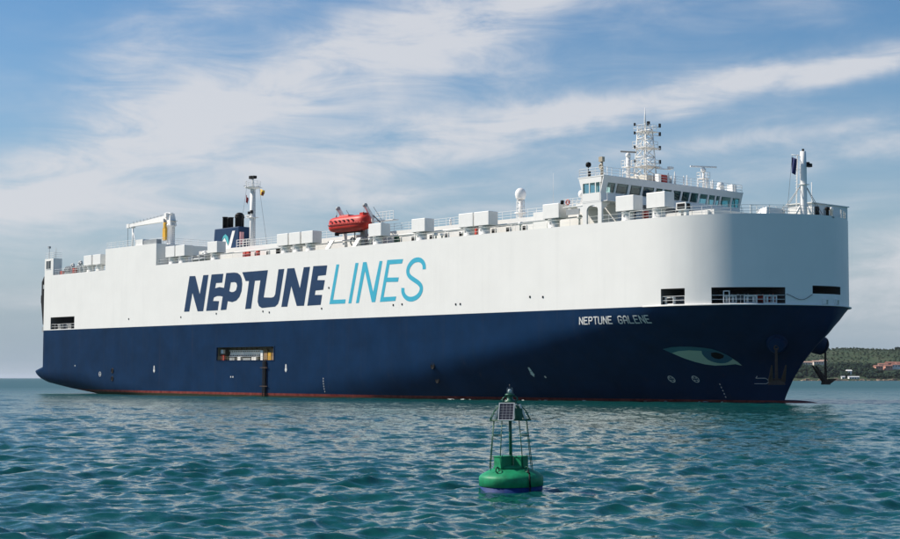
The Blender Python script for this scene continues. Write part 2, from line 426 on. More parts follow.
def house(x, y, w, d, h, wall, label, cat='house', roof=None, rz=0.0, group=None, rh=1.3, storeys=1, cols=3):
    z = hill_h(x, y)
    t = empty('house' if cat == 'house' else cat.replace(' ', '_'), (x, y, z), (0, 0, rz)); tag(t, label, cat, group)
    MB().box(-w / 2, w / 2, -d / 2, d / 2, -4, h).build('wall', wall, t)
    o = .5
    MB().prism([(-d / 2 - o, h + .02), (d / 2 + o, h + .02), (0, h + rh)], 'x', -w / 2 - o, w / 2 + o).build('roof', roof or m_terr, t)
    me = MB().box(-.6, .6, -.06, .06, -.75, .75).mesh('window', m_pane)
    for s in range(storeys):
        for i in range(cols):
            place('window', me, t, (-w / 2 + w * (i + .5) / cols, -d / 2 - .02, h - 1.5 - 2.8 * s))
    return t
def build_woods(occupied):
    def clear(x, y, rad):
        return all(abs(x - a) > rad + w * .5 or y > b + 6 or y < b - 45 for a, b, w in occupied)
    ico = bmesh.new(); bmesh.ops.create_icosphere(ico, subdivisions=1, radius=1); iv = np.array([v.co for v in ico.verts]); jf = [tuple(v.index for v in f.verts) for f in ico.faces]; ico.free()
    rng = random.Random(3)
    def grove(name, m, pts, label, lumps):
        V = []; Fc = []
        for (x, y, s) in pts:
            z = hill_h(x, y)
            for q in range(lumps):
                cx, cy, cz = x + rng.uniform(-.7, .7) * s, y + rng.uniform(-.7, .7) * s, z + s * rng.uniform(.3, 1.35); k = s * rng.uniform(.35, .7)
                o = len(V)
                for v in iv:
                    j = k * rng.uniform(.7, 1.3); V.append((cx + v[0] * j, cy + v[1] * j, cz + v[2] * j * .9))
                Fc += [(a + o, b + o, c + o) for a, b, c in jf]
        me = bpy.data.meshes.new(name); me.from_pydata(V, [], Fc); me.materials.append(m)
        ob = bpy.data.objects.new(name, me); COL.objects.link(ob); tag(ob, label, 'trees', kind='stuff')
    pts = []
    while len(pts) < 1900:
        x = rng.uniform(300, 800); y = SHORE + rng.uniform(16, 175)
        if clear(x, y, 3) and hill_h(x, y) > .8: pts.append((x, y, rng.uniform(1.8, 3.6)))
    grove('dark_wood', m_wood, pts, 'dark wood along the foot of the far hill', 5)
    pts = []
    for row in range(34):
        y = SHORE + 185 + row * 11.0; x = 330 + rng.uniform(0, 8)
        while x < 900:
            if rng.random() < .8 and clear(x, y, 3): pts.append((x, y + rng.uniform(-3, 3), rng.uniform(1.0, 1.9)))
            x += rng.uniform(4, 9)
    grove('hillside_grove', m_grove, pts, 'lighter green groves on the upper slope of the far hill', 3)
build_shore()
def at(px, dd):                                   # east position of a landmark seen at that bearing
    y = SHORE + dd; return (px - 450) / 1536 * y, y
occ = []
def H(px, dd, w, d, h, wall, label, **k):
    x, y = at(px, dd); occ.append((x, y, w)); return house(x, y, w, d, h, wall, label, **k)
m_pterr = noise_mat('faded_tile', (.36, .22, .17), (.46, .32, .26), .5, 4, .8)
G1 = 'pale houses on the far hill'; G2 = 'red houses on the far hill'
H(805, 150, 9, 7, 5.0, m_pale, 'small pale house nearest the bow on the far shore', group=G1, roof=m_pterr, rz=.1)
H(810.5, 165, 8, 7, 4.6, m_whitew, 'small white house right of the pale house nearest the bow', group=G1, roof=m_pterr, rz=-.2)
H(817, 160, 11, 8, 5.6, m_pale, 'widest pale terracotta-roofed house of the cluster beside the hanging anchor', group=G1, roof=m_pterr, rz=.05, cols=4)
H(822.5, 172, 7, 7, 6.2, m_pale, 'tall narrow pale house just left of the anchor chain', group=G1, roof=m_pterr, storeys=2, cols=2)
H(877, 118, 8, 7, 4.4, m_pinkw, 'leftmost pink house of the red-roofed cluster at the right edge', group=G2, rz=.2)
H(882, 132, 10, 8, 5.4, m_pale, 'pale house second from left in the red-roofed cluster', group=G2, rz=-.1)
H(887, 120, 8, 7, 4.6, m_pinkw, 'low pink house in front of the red-roofed cluster', group=G2, rz=.1)
H(890, 150, 11, 8, 5.6, m_pinkw, 'wide pink house at the back of the red-roofed cluster', group=G2, cols=4)
H(895, 128, 9, 7, 5.0, m_whitew, 'white-walled house second from the right edge of the photo', group=G2, rz=-.15)
H(900, 140, 11, 8, 5.6, m_pinkw, 'pink red-roofed house cut by the right edge of the photo', group=G2)
H(848, 60, 5, 5, 3.6, m_whitew, 'tiny white cabin alone in the dark wood', cat='cabin', cols=1, roof=m_whitew)
m_shedroof = mat('white_metal_roof', (.80, .81, .82), .5, var=.05, vscale=.2)
H(852.5, 9, 10.5, 6, 2.0, m_whitew, 'long low white shed on the waterline', cat='shed', roof=m_shedroof, rh=.7, cols=4)
H(842, 9, 3.2, 3.2, 2.0, m_whitew, 'small white hut left of the long white shed on the waterline', cat='hut', roof=m_shedroof, rh=.6, cols=1)
build_woods(occ)
def lone_tree(px, dd, s):
    x, y = at(px, dd); z = hill_h(x, y)
    t = empty('tree', (x, y, z)); tag(t, 'broad dark tree standing alone on the ridge at the right edge', 'tree')
    MB().tube((0, 0, -1), (0, 0, s * .7), .5, 8, .3).build('trunk', m_rust, t)
    rng = random.Random(9); mb = MB()
    for i in range(260):
        a = rng.uniform(0, 6.28); q = rng.uniform(0, 1) ** .5 * s * .75; c = Vector((math.cos(a) * q, math.sin(a) * q, s * .5 + rng.uniform(-.45, .45) * s * (1 - (q / s) ** 2)))
        u = Vector((rng.gauss(0, 1), rng.gauss(0, 1), rng.gauss(0, .6))).normalized(); w = u.orthogonal().normalized(); k = rng.uniform(.5, 1.0)
        mb.add([c + u * k, c + w * k, c - u * k, c - w * k], [(0, 1, 2, 3)])
    mb.build('crown', m_wood, t, fix=False)
lone_tree(897, 560, 5.0)
# ------------------------------------------------------------------ the ship: frame of reference (x forward, y to port, z up from the water)
SHIP_LOC = Vector((28.484, 194.022, 0)); SHIP_ROT = (0, .0042, R(-48.0623))
ship = empty('cargo_ship', SHIP_LOC, SHIP_ROT)
tag(ship, 'huge white and navy car carrier ship with a painted eye on its bow', 'ship')
from mathutils import Euler
SHIP_M = Matrix.Translation(SHIP_LOC) @ Euler(SHIP_ROT).to_matrix().to_4x4()
def aboard(name, label, cat, loc, group=None, rotz=0.0):
    e = empty(name); e.matrix_world = SHIP_M @ Matrix.Translation(Vector(loc)) @ Matrix.Rotation(rotz, 4, 'Z')
    return tag(e, label, cat, group)
def _ip(t,a,b):
    if t<=a[0]: return b[0]
    for i in range(len(a)-1):
        if t<=a[i+1]: return b[i]+(b[i+1]-b[i])*(t-a[i])/(a[i+1]-a[i])
    return b[-1]
BELT=11.28; TOP=21.65; HB=13.5
def stem(z): return _ip(z,[-2,0,1.07,2.82,4.72,6.27,8.15,9.78,11.28],[16.2,16.3,16.75,17.7,19.0,20.4,22.2,23.2,23.5])
def zb(x):   # underside of the stern
    if x>-104: return -1.6
    return max(-1.6,_ip(-x,[104,115,125,133,138,142.8,145.3,146.5,148],[-5,-2.2,-1.0,-.1,.5,1.2,1.8,2.2,2.7]))
def half(x,z):
    w=min(max(z/BELT,0),1)
    xs=6-82*(1-w)**1.1
    y=HB
    if x>xs:
        t=min(1,(x-xs)/(stem(z)-xs)); p=2.1+.5*w; q=1+.6*w**.8
        y=HB*max(0,1-t**p)**(1/q)
    if x<-100 and z<8:
        b=zb(x) if x<=-104 else -5.0
        R=_ip(-x,[100,112,130,147.3],[.01,3.2,4.3,1.8])
        h=b+R-z
        if h>0: y-=R-math.sqrt(max(0,R*R-min(h,R)**2))
    return y
XT = 23.5
XA = -46.0
dlt = sorted({0, .004, .016, .04, .08, .13, XT - 23.29, XT - 22.79, .30, .42, .7, .95, 1.25, 1.6, XT - 21.27, 2.6, 3.2, 3.9, 4.7, 5.6, 6.5, 7.5, XT - 15.13, 9.6, 10.6, XT - 12.11, 12.6, 13.6, XT - 8.95, 15.8, 17.3, 19.3, 21.5, 24, 27, 30, 34, 38, 42, 46, 50, 54, 58, 62, 66})
fwd = [XT - d for d in reversed(dlt)]
mid = [-143, -142, -140.2, -138, -136, -134, -131, -128, -125, -122, -119, -116, -113, -110, -107, -104, -101, -98, -93, -88, -83.8, -78, -73, -67.9, -62, -56, -51, XA]
def colx(x, z): return x if x <= XA else XA + (stem(z) - XA) * (x - XA) / (XT - XA)
cols = mid + fwd
W_ROWS = [BELT, 11.43, 12.6, 13.26, 13.52, 13.68, 15, 17, 19, TOP]
N_ROWS = [-1.6, -.8, 0, .5, 1.0, 1.6, 2.2, 2.8, 3.4, 4.0, 4.7, 5.37, 6.0, 6.7, 7.44, 8.2, 9.0, 9.8, 10.6, BELT]
def rowz(z, x):
    b = zb(x)
    if b <= -1.6 or z >= 6: return z
    return b + (z + 1.6) / 7.6 * (6 - b)
def shell(rows, skip_s, skip_p):
    mb = MB(); nc = len(cols)
    for side in (-1, 1):
        vs = []
        for z in rows:
            for x in cols:
                xx = colx(x, z); zz = rowz(z, xx); vs.append((xx, side * half(xx, zz), zz))
        fs = []
        for j in range(len(rows) - 1):
            for i in range(nc - 1):
                cx = (cols[i] + cols[i + 1]) / 2; cz = (rows[j] + rows[j + 1]) / 2
                if any(a < cx < b and c < cz < d for a, b, c, d in (skip_s if side < 0 else skip_p)): continue
                f = (j * nc + i, j * nc + i + 1, (j + 1) * nc + i + 1, (j + 1) * nc + i)
                fs.append(f if side < 0 else f[::-1])
        mb.add(vs, fs, True)
    return mb
OP_STERN = (-140.2, -131, 11.43, 13.68); OP1 = (8.95, 12.11, 11.43, 13.26); OP2 = (15.13, 21.27, 11.43, 13.26); OP3 = (22.79, 23.51, 12.6, 13.52); OP3P = (23.29, 23.51, 12.6, 13.52)
OP_DOOR = (-83.8, -67.9, 5.37, 7.44)
lower = shell(N_ROWS, [OP_DOOR], [])
# transom of the lower hull, down to the overhang
zs = [rowz(z, -143) for z in N_ROWS]
tv = [(-143, -half(-143, z), z) for z in zs] + [(-143, half(-143, z), z) for z in zs]; n_ = len(zs)
lower.add(tv, [(i, i + n_, i + n_ + 1, i + 1) for i in range(n_ - 1)])
lower_hull = lower.build('lower_hull', m_navy, ship)
upper = shell(W_ROWS, [OP_STERN, OP1, OP2, OP3], [OP3P])
upper.add([(-143, -HB, BELT), (-143, HB, BELT), (-143, HB, TOP), (-143, -HB, TOP)], [(0, 1, 2, 3)])
upper_hull = upper.build('upper_hull', m_white, ship)
# deck
ol = [(x, -half(x, 15)) for x in cols] + [(x, half(x, 15)) for x in reversed(cols[:-1])]
MB().prism([(x, y * .999) for x, y in ol], 'z', TOP - .25, TOP - .06).build('deck', m_deck, ship)
# stern overhang behind the transom
sv = []; ST = [(-143.0, 4.4), (-144.5, 4.05), (-145.8, 3.8), (-146.8, 3.62), (-147.5, 3.5), (-147.95, 3.3)]
K = 9
for i, (x, zt) in enumerate(ST):
    b = zb(x) + (0 if i < 5 else .35); cut = [0, .05, .15, .35, .7, 1.3][i]
    for s in (-1, 1):
        for k in range(K):
            z = b + (zt - b) * (k / (K - 1)) ** 1.3; sv.append((x, s * (half(x, z) - cut), z))
fs = []
for i in range(len(ST) - 1):
    a = i * 2 * K; c = (i + 1) * 2 * K
    for k in range(K - 1):
        fs += [(a + k, c + k, c + k + 1, a + k + 1), (a + K + k, a + K + k + 1, c + K + k + 1, c + K + k)]
    fs += [(a + K - 1, c + K - 1, c + 2 * K - 1, a + 2 * K - 1), (a, a + K, c + K, c)]
e_ = (len(ST) - 1) * 2 * K
fs += [(e_ + k, e_ + K + k, e_ + K + k + 1, e_ + k + 1) for k in range(K - 1)]
MB().add(sv, fs, True).build('stern_overhang', m_navy, ship)
# the white ledge round the bow below the mooring openings
lx = [x for x in cols if x > 5]
def nose_n(x, s):
    y = half(x, 15); e = .02; x2 = min(XT - .0005, x)
    d = (half(x2 + 1e-4, 15) - half(x2 - 1e-4, 15)) / 2e-4 if x2 < XT - .003 else -80
    v = Vector((-d, 1.0)).normalized(); return Vector((v.x, s * v.y))
lv = []; pl = [(x, -1) for x in lx] + [(x, 1) for x in reversed(lx[:-1])]
for x, s in pl:
    n2 = nose_n(x, s) if x < XT - .003 else Vector((1, 0)); y = s * half(x, 15); g = .26 * sm((x - 5) / 7)
    for d, z in ((-.10, 11.24), (.02 + g, 11.24), (.02 + g, 11.34), (-.05, 11.415)): lv.append((x + n2.x * d, y + n2.y * d, z))
MB().add(lv, [(i * 4 + k, i * 4 + 4 + k, i * 4 + 4 + (k + 1) % 4, i * 4 + (k + 1) % 4) for i in range(len(pl) - 1) for k in range(4)]).build('ledge', m_white, ship)
# bulbous bow just breaking the surface
bv = []; nb = 14
for i in range(nb + 1):
    t = i / nb; x = 13 + 11.5 * t; rr = (1 - max(0, (t - .35) / .65) ** 2.4) ** .5
    for k in range(12):
        a = 2 * math.pi * k / 12; bv.append((x, 1.55 * rr * math.cos(a), -1.85 + (2.25 * rr) * math.sin(a)))
MB().add(bv, [(i * 12 + k, i * 12 + (k + 1) % 12, i * 12 + 12 + (k + 1) % 12, i * 12 + 12 + k) for i in range(nb) for k in range(12)], True).build('bulbous_bow', m_navy, ship)

# --- recesses behind the openings in the hull
def recess(xa, xb, z0, z1, depth, port=None, m=m_dark):
    pts = [(x, -half(x, (z0 + z1) / 2 if z0 > BELT else 6)) for x in cols if xa - 1e-6 <= x <= xb + 1e-6]
    if port: pts += [(x, half(x, 15)) for x in reversed(cols[:-1]) if x >= port - 1e-6]
    inn = []
    for x, y in pts:
        c = Vector((x, y)); tgt = Vector((min(x, 8) if xa > 5 else x, 0)); d = (tgt - c); d.normalize(); q = c + d * depth; inn.append((q.x, q.y))
    n = len(pts); L = lambda P, z: [(a, b, z) for a, b in P]
    e = .12
    vs = L(pts, z0 - .005) + L(inn, z0 - .005) + L(pts, z1 + .005) + L(inn, z1 + .005)
    fs = []
    for i in range(n - 1):
        fs += [(i, i + 1, n + i + 1, n + i), (2 * n + i, 3 * n + i, 3 * n + i + 1, 2 * n + i + 1), (n + i, n + i + 1, 3 * n + i + 1, 3 * n + i)]
    fs += [(0, n, 3 * n, 2 * n), (n - 1, 2 * n - 1 + 0, 4 * n - 1, 3 * n - 1)]
    return MB().add(vs, fs).build('mooring_recess', m, ship, fix=False), pts
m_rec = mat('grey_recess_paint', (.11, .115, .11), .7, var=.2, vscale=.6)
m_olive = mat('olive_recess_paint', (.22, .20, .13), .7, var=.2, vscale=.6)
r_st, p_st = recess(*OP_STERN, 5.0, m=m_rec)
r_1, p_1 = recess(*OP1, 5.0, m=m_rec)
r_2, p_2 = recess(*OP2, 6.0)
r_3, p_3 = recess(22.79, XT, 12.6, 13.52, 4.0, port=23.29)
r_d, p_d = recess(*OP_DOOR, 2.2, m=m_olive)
def inset(pts, d, z):
    return [(x - (d if x > 12 else 0) * .6, y + d * .8, z) for x, y in pts]
def fence_in(rec, pts, z, h=.95, r=.035, sp=1.5, d=.18, m=m_wht):
    rail(inset(pts, d, z), h, sp, 2, r).build('railing', m, rec)
fence_in(r_st, [p_st[0], p_st[-1]], 11.43)
fence_in(r_1, [p_1[0], p_1[-1]], 11.43)
fence_in(r_2, p_2[::3] + [p_2[-1]], 11.43, sp=1.8)
fence_in(r_d, [(-83.7, -13.5), (-68, -13.5)], 5.37, h=.55, sp=1.4, r=.022, m=m_olive)
def winch(rec, x, y, z, s=1.0, rot=0.0, m=m_grey):
    mb = MB()
    mb.tube((-.9 * s, 0, .6 * s), (.9 * s, 0, .6 * s), .34 * s, 12)
    for q in (-.9, -.2, .55, .95): mb.tube((q * s - .05, 0, .6 * s), (q * s + .05, 0, .6 * s), .58 * s, 12)
    mb.box(-1.1 * s, 1.2 * s, -.4 * s, .4 * s, 0, .14 * s); mb.box(.98 * s, 1.4 * s, -.3 * s, .3 * s, .1 * s, .95 * s)
    o = mb.build('winch', m, rec, (x, y, z + .01)); o.rotation_euler = (0, 0, rot); return o
winch(r_1, 10.2, -11.2, 11.43, .9); winch(r_2, 16.6, -8.6, 11.43, 1.0, .5); winch(r_2, 18.6, -6.6, 11.43, 1.0, .6, m_red); winch(r_st, -137.5, -11.6, 11.43, 1.0); winch(r_st, -133.6, -11.4, 11.43, 1.0)
# roller fairleads standing in the large bow opening
for k, t in enumerate((.30, .55, .86)):
    i = int(t * (len(p_2) - 1)); x, y = p_2[i]; x2, y2 = p_2[min(i + 1, len(p_2) - 1)]; a = math.atan2(y2 - y, x2 - x)
    mb = MB(); mb.box(-.75, .75, -.2, .2, .0, .12); mb.box(-.75, .75, -.2, .2, .78, .88)
    for q in (-.7, .7): mb.box(q - .06, q + .06, -.2, .2, .12, .78)
    for q in (-.35, .35): mb.lathe([(.15, .12), (.13, .45), (.15, .78)], (q, 0, 0), 8)
    o = mb.build('fairlead', m_wht, r_2, (x - .45, y + .45, 11.44)); o.rotation_euler = (0, 0, a)
mb = MB()
for q in (-.32, .32): mb.box(q - .05, q + .05, -.05, .05, 0, 1.45)
mb.box(-.37, .37, -.05, .05, 1.35, 1.45)
o = mb.build('doorway_frame', m_wht, r_2, (16.5, -10.9, 11.44)); o.rotation_euler = (0, 0, .5)
mb = MB(); mb.box(-.7, .7, -.15, .15, 0, .1); mb.box(-.7, .7, -.15, .15, .75, .85)
for q in (-.65, .65): mb.box(q - .05, q + .05, -.15, .15, .1, .75)
mb.build('fairlead', m_wht, r_1, (9.9, -12.85, 11.44))
for x in (-138.4, -134.6): 
    mb = MB()
    for q in (-.35, .35): mb.lathe([(.2, 0), (.2, .7), (.27, .75), (.27, .85)], (q, 0, 0), 10)
    mb.box(-.7, .7, -.3, .3, 0, .08); mb.build('bollard', m_wht, r_st, (x, -12.5, 11.44))
# bow chocks below the centre opening and the mooring line slack along the bow
for y in (-1.6, .4):
    mb = MB(); mb.box(-.2, .25, -.35, -.2, 0, .5); mb.box(-.2, .25, .2, .35, 0, .5); mb.box(-.2, .25, -.35, .35, .5, .62); mb.build('bow_chock', m_wht, ship, (23.5 - y * y * .04, y, 11.42))
def hull_pt(x, z, off, s=-1):
    return (x, s * (half(x, z) + off), z)
pts = []
for i in range(17):
    t = i / 16; x = 21.32 + (22.76 - 21.32) * t ** .7; y = -half(x, 15); z = 12.5 - .62 * math.sin(math.pi * t)
    n2 = nose_n(x, -1); pts.append((x + n2.x * .09, y + n2.y * .09, z))
MB().path(pts, .035, 4).build('mooring_line', m_wire, ship)
# the side door: frame, rescue gangway stowed inside, boxes
mb = MB()
for x in (-83.8, -67.9): mb.box(x - .1, x + .1, -13.56, -13.3, 5.27, 7.54)
mb.box(-83.7, -68.0, -13.56, -13.3, 7.44, 7.54); mb.box(-83.7, -68.0, -13.56, -13.3, 5.27, 5.36); mb.build('door_frame', m_navy, r_d)
mb = MB(); mb.box(-81.6, -73.0, -12.5, -12.35, 5.95, 6.05); mb.box(-81.6, -73.0, -12.5, -12.35, 6.85, 6.95)
for k in range(15): mb.tube((-81.6 + k * .61, -12.42, 6.0), (-81.1 + k * .61, -12.42, 6.9), .045, 4)
mb.box(-81.6, -73.0, -12.30, -12.26, 6.2, 6.7)
mb.build('gangway', m_wht, r_d)
m_brown = mat('brown_rust_paint', (.25, .15, .07), .8, var=.4, vscale=2)
for x0, x1, z0, z1, m in ((-83.5, -82.6, 5.38, 6.2, m_red), (-83.5, -82.8, 6.45, 7.1, m_wht), (-72.4, -71.8, 5.38, 6.9, m_wht), (-71.5, -70.6, 5.38, 7.0, m_brown), (-70.4, -69.6, 5.38, 6.6, m_yel), (-69.4, -68.9, 5.38, 7.1, m_brown), (-68.7, -68.2, 5.38, 6.7, m_wht),
                          (-81.0, -79.6, 5.38, 5.8, m_grey), (-78.8, -77.9, 5.38, 5.9, m_wht), (-77.2, -75.2, 5.38, 5.75, m_grey), (-74.8, -73.6, 5.38, 5.85, m_wht)):
    MB().box(x0, x1, -12.9, -12.5, z0, z1).build('locker', m, r_d)
for k in range(10):
    MB().box(-81.2 + k * 1.4, -81.1 + k * 1.4, -11.5, -11.4, 5.38, 7.43).build('stanchion', m_brown, r_d)
# --- lettering
def stroke(pts, w):
    Lp, Rp = [], []
    for i, p in enumerate(pts):
        a = Vector(pts[max(0, i - 1)]); b = Vector(pts[min(len(pts) - 1, i + 1)]); d = (b - a).normalized(); n = Vector((-d.y, d.x)) * w / 2
        Lp.append((p[0] + n.x, p[1] + n.y)); Rp.append((p[0] - n.x, p[1] - n.y))
    return Lp + Rp[::-1]
def decal(name, polys, m, parent, off=.03, label=None, edge=.9, holes=(), step=0.0):
    """flat paint on the starboard hull: polygons in (x, z) laid on the plating"""
    vs, fs = [], []
    for pi_, poly in enumerate(polys):
        loops = [[Vector((a, b, 0)) for a, b in poly]] + [[Vector((a, b, 0)) for a, b in h] for h in holes]
        flat = [p for l in loops for p in l]
        stack = [tuple((flat[i].x, flat[i].y) for i in t) for t in tessellate_polygon(loops)]
        flatpart = max(p.x for p in flat) < XA
        while stack:
            t = stack.pop(); ed = [math.dist(t[i], t[(i + 1) % 3]) for i in range(3)]; L = max(ed)
            if L > edge and not flatpart:
                i = ed.index(L); a, b, c = t[i], t[(i + 1) % 3], t[(i + 2) % 3]; mm = ((a[0] + b[0]) / 2, (a[1] + b[1]) / 2); stack += [(a, mm, c), (mm, b, c)]; continue
            ar = (t[1][0] - t[0][0]) * (t[2][1] - t[0][1]) - (t[1][1] - t[0][1]) * (t[2][0] - t[0][0])
            if ar < 0: t = t[::-1]
            o = len(vs)
            for (x, z) in t:
                e = .02; n = Vector((-(half(x + e, z) - half(x - e, z)) / (2 * e), -1.0, -(half(x, z + e) - half(x, z - e)) / (2 * e)))
                n = Vector((n.x, -1, n.z)).normalized(); p = Vector((x, -half(x, z), z)) + n * (off + step * pi_); vs.append(tuple(p))
            fs.append((o, o + 1, o + 2))
    mb = MB().add(vs, fs); ob = mb.build(name, m, parent, fix=False)
    if label: ob['label'] = label
    return ob
LET = {
    'N1': [(-93.63,13.47),(-92.1,19.31),(-90.37,19.26),(-88.96,16.2),(-87.97,19.28),(-86.43,19.27),(-87.85,13.41),(-89.53,13.42),(-91.16,16.54),(-92.04,13.46)],
    'E1': [(-86.99,13.42),(-85.52,19.28),(-82.11,19.26),(-82.41,17.83),(-84.18,17.84),(-84.44,17.01),(-83.18,17.16),(-81.77,16.97),(-82.19,15.59),(-82.94,15.7),(-83.84,15.73),(-84.74,15.54),(-85.01,14.98),(-83.25,14.9),(-83.58,13.43)],
    'P': [(-82.74,13.43),(-81.27,19.32),(-79.0,19.3),(-78.06,19.19),(-77.33,18.82),(-76.89,18.23),(-76.73,17.4),(-76.91,16.26),(-77.48,15.37),(-78.34,14.82),(-79.5,14.62),(-80.75,14.81),(-81.14,13.46)],
    'Ph': [(-79.94,17.78),(-78.83,17.78),(-78.33,17.6),(-78.14,17.13),(-78.43,16.48),(-79.01,16.24),(-79.68,16.21),(-80.36,16.39)],
    'TU': [(-76.76,19.24),(-69.78,19.24),(-70.83,15.06),(-68.75,14.96),(-68.12,15.06),(-67.8,15.4),(-66.98,19.23),(-65.49,19.22),(-66.65,14.64),(-67.02,13.94),(-67.77,13.53),(-71.3,13.43),(-72.09,13.75),(-72.44,14.44),(-72.39,15.08),(-71.76,17.75),(-73.25,17.75),(-74.23,13.42),(-75.83,13.4),(-74.87,17.78),(-75.78,17.8)],
    'N2': [(-66.14,13.44),(-64.66,19.25),(-62.87,19.22),(-61.44,16.11),(-60.5,19.23),(-58.94,19.22),(-60.36,13.45),(-62.19,13.47),(-63.63,16.54),(-64.61,13.44)],
    'E2': [(-59.53,13.42),(-58.12,19.28),(-54.74,19.22),(-55.03,17.81),(-56.95,17.76),(-57.12,17.15),(-55.27,17.07),(-55.66,15.65),(-57.54,15.62),(-57.69,14.97),(-55.91,14.91),(-56.25,13.45)],
    'l': [(-54.13,13.49),(-52.52,19.25),(-51.85,19.22),(-53.26,14.09),(-50.28,14.07),(-50.42,13.46)],
    'i': [(-49.64,13.45),(-48.04,19.24),(-47.36,19.2),(-48.96,13.45)],
    'n': [(-47.88,13.43),(-46.29,19.25),(-45.51,19.25),(-43.99,14.87),(-42.56,19.23),(-41.94,19.2),(-43.49,13.46),(-44.26,13.45),(-45.84,18.0),(-47.21,13.44)],
    'e': [(-42.45,13.43),(-40.86,19.28),(-37.4,19.23),(-37.66,18.63),(-40.37,18.63),(-40.85,16.8),(-38.34,16.72),(-38.49,16.11),(-41.06,16.19),(-41.64,14.08),(-38.86,14.08),(-39.07,13.47)],
    's': [(-32.94,17.59),(-32.94,18.22),(-33.45,18.79),(-34.22,19.01),(-35.25,18.88),(-36.16,18.22),(-36.47,17.47),(-36.16,16.81),(-35.12,16.26),(-34.08,15.79),(-33.49,15.23),(-33.57,14.56),(-34.21,13.92),(-35.24,13.58),(-36.28,13.62),(-37.06,14.05),(-37.46,14.63),(-37.43,15.22)],
}
for k, v in LET.items():
    if k in ('Ph', 's'): continue
    nm = {'N1': 'n', 'N2': 'n', 'E1': 'e', 'E2': 'e', 'P': 'p', 'TU': 'tu', 'l': 'l', 'i': 'i', 'n': 'n', 'e': 'e'}[k]
    big = k[0].isupper()
    decal('letter', [v], m_lnavy if big else m_cyan, upper_hull, .02 if k != 'P' else .026, ('bold navy letter ' if big else 'thin light blue letter ') + (nm.upper() if nm != 'tu' else 'pair TU'), holes=[LET['Ph']] if k == 'P' else ())
def smooth_path(p, it=2):
    for _ in range(it):
        q = [p[0]]
        for a, b in zip(p[:-1], p[1:]): q += [(a[0] * .75 + b[0] * .25, a[1] * .75 + b[1] * .25), (a[0] * .25 + b[0] * .75, a[1] * .25 + b[1] * .75)]
        p = q + [p[-1]]
    return p
decal('letter', [stroke(smooth_path(LET['s']), .66)], m_cyan, upper_hull, .02, 'thin light blue letter S')
GL = {'N': [[(0, 0), (0, 1), (.62, 0), (.62, 1)]], 'E': [[(.6, 1), (0, 1), (0, 0), (.6, 0)], [(0, .52), (.5, .52)]], 'P': [[(0, 0), (0, 1), (.5, 1), (.62, .88), (.62, .6), (.5, .48), (0, .48)]],
      'T': [[(0, 1), (.66, 1)], [(.33, 1), (.33, 0)]], 'U': [[(0, 1), (0, .14), (.14, 0), (.48, 0), (.62, .14), (.62, 1)]], 'G': [[(.62, .82), (.48, 1), (.14, 1), (0, .86), (0, .14), (.14, 0), (.48, 0), (.62, .14), (.62, .48), (.36, .48)]],
      'A': [[(0, 0), (0, .75), (.2, 1), (.42, 1), (.62, .75), (.62, 0)], [(0, .42), (.62, .42)]], 'L': [[(0, 1), (0, 0), (.6, 0)]]}
cx = -3.9
for ch in 'NEPTUNE GALENE':
    if ch != ' ':
        P = []
        for st in GL[ch]:
            for a, b in zip(st[:-1], st[1:]):
                d = Vector((b[0] - a[0], b[1] - a[1])); d.normalize(); e = .065
                P.append(stroke([(cx + (a[0] - d.x * e) * .86 , 9.44 + (a[1] - d.y * e) * .82), (cx + (b[0] + d.x * e) * .86, 9.44 + (b[1] + d.y * e) * .82)], .135))
        decal('letter', P, m_mark, lower_hull, .03, 'small white letter ' + ch, step=.005)
    cx += .775
# --- the painted eye
m_eyew = mat('eye_pale_green_paint', (.42, .52, .42), .5, var=.06, vscale=.5); m_eyel = mat('eye_teal_paint', (.035, .15, .20), .45, var=.08, vscale=.6); m_iris = mat('eye_iris_paint', (.03, .12, .19), .45, var=.1, vscale=.7)
decal('eyeball', [[(5.76, 6.36), (6.79, 6.52), (7.92, 6.55), (9.15, 6.52), (10.46, 6.4), (11.21, 6.25), (11.83, 5.97), (12.37, 5.6), (12.76, 5.18), (13.02, 4.83), (13.22, 4.42), (12.60, 4.60), (11.56, 4.48), (10.31, 4.43), (9.29, 4.57), (8.26, 4.89), (7.31, 5.32), (6.43, 5.88)]], m_eyew, lower_hull, .025, 'pale green white of the painted eye', edge=.5)
decal('eyelid', [[(5.66, 6.40), (6.79, 6.60), (7.92, 6.67), (9.15, 6.65), (10.46, 6.52), (11.21, 6.39), (11.83, 6.1), (12.37, 5.7), (12.76, 5.26), (12.60, 5.15), (11.83, 5.75), (11.01, 6.05), (10.06, 6.16), (8.66, 6.24), (7.31, 6.15), (6.35, 5.92)]], m_eyel, lower_hull, .04, 'dark teal upper lid of the painted eye', edge=.5)
decal('iris', [[(10.00, 6.22), (9.81, 5.85), (9.81, 5.55), (9.96, 5.15), (10.20, 4.96), (10.46, 4.84), (10.80, 4.75), (11.21, 4.71), (11.62, 4.75), (11.98, 4.86), (12.60, 5.15), (12.24, 5.62), (11.83, 5.9), (11.01, 6.2)]], m_iris, lower_hull, .055, 'dark blue iris of the painted eye', edge=.5)
decal('pupil', [[(10.87, 5.95), (10.63, 5.58), (10.81, 5.32), (11.24, 5.22), (11.76, 5.35), (12.05, 5.64), (11.83, 5.86), (11.46, 6.02)]], m_black, lower_hull, .07, 'black pupil of the painted eye', edge=.4)
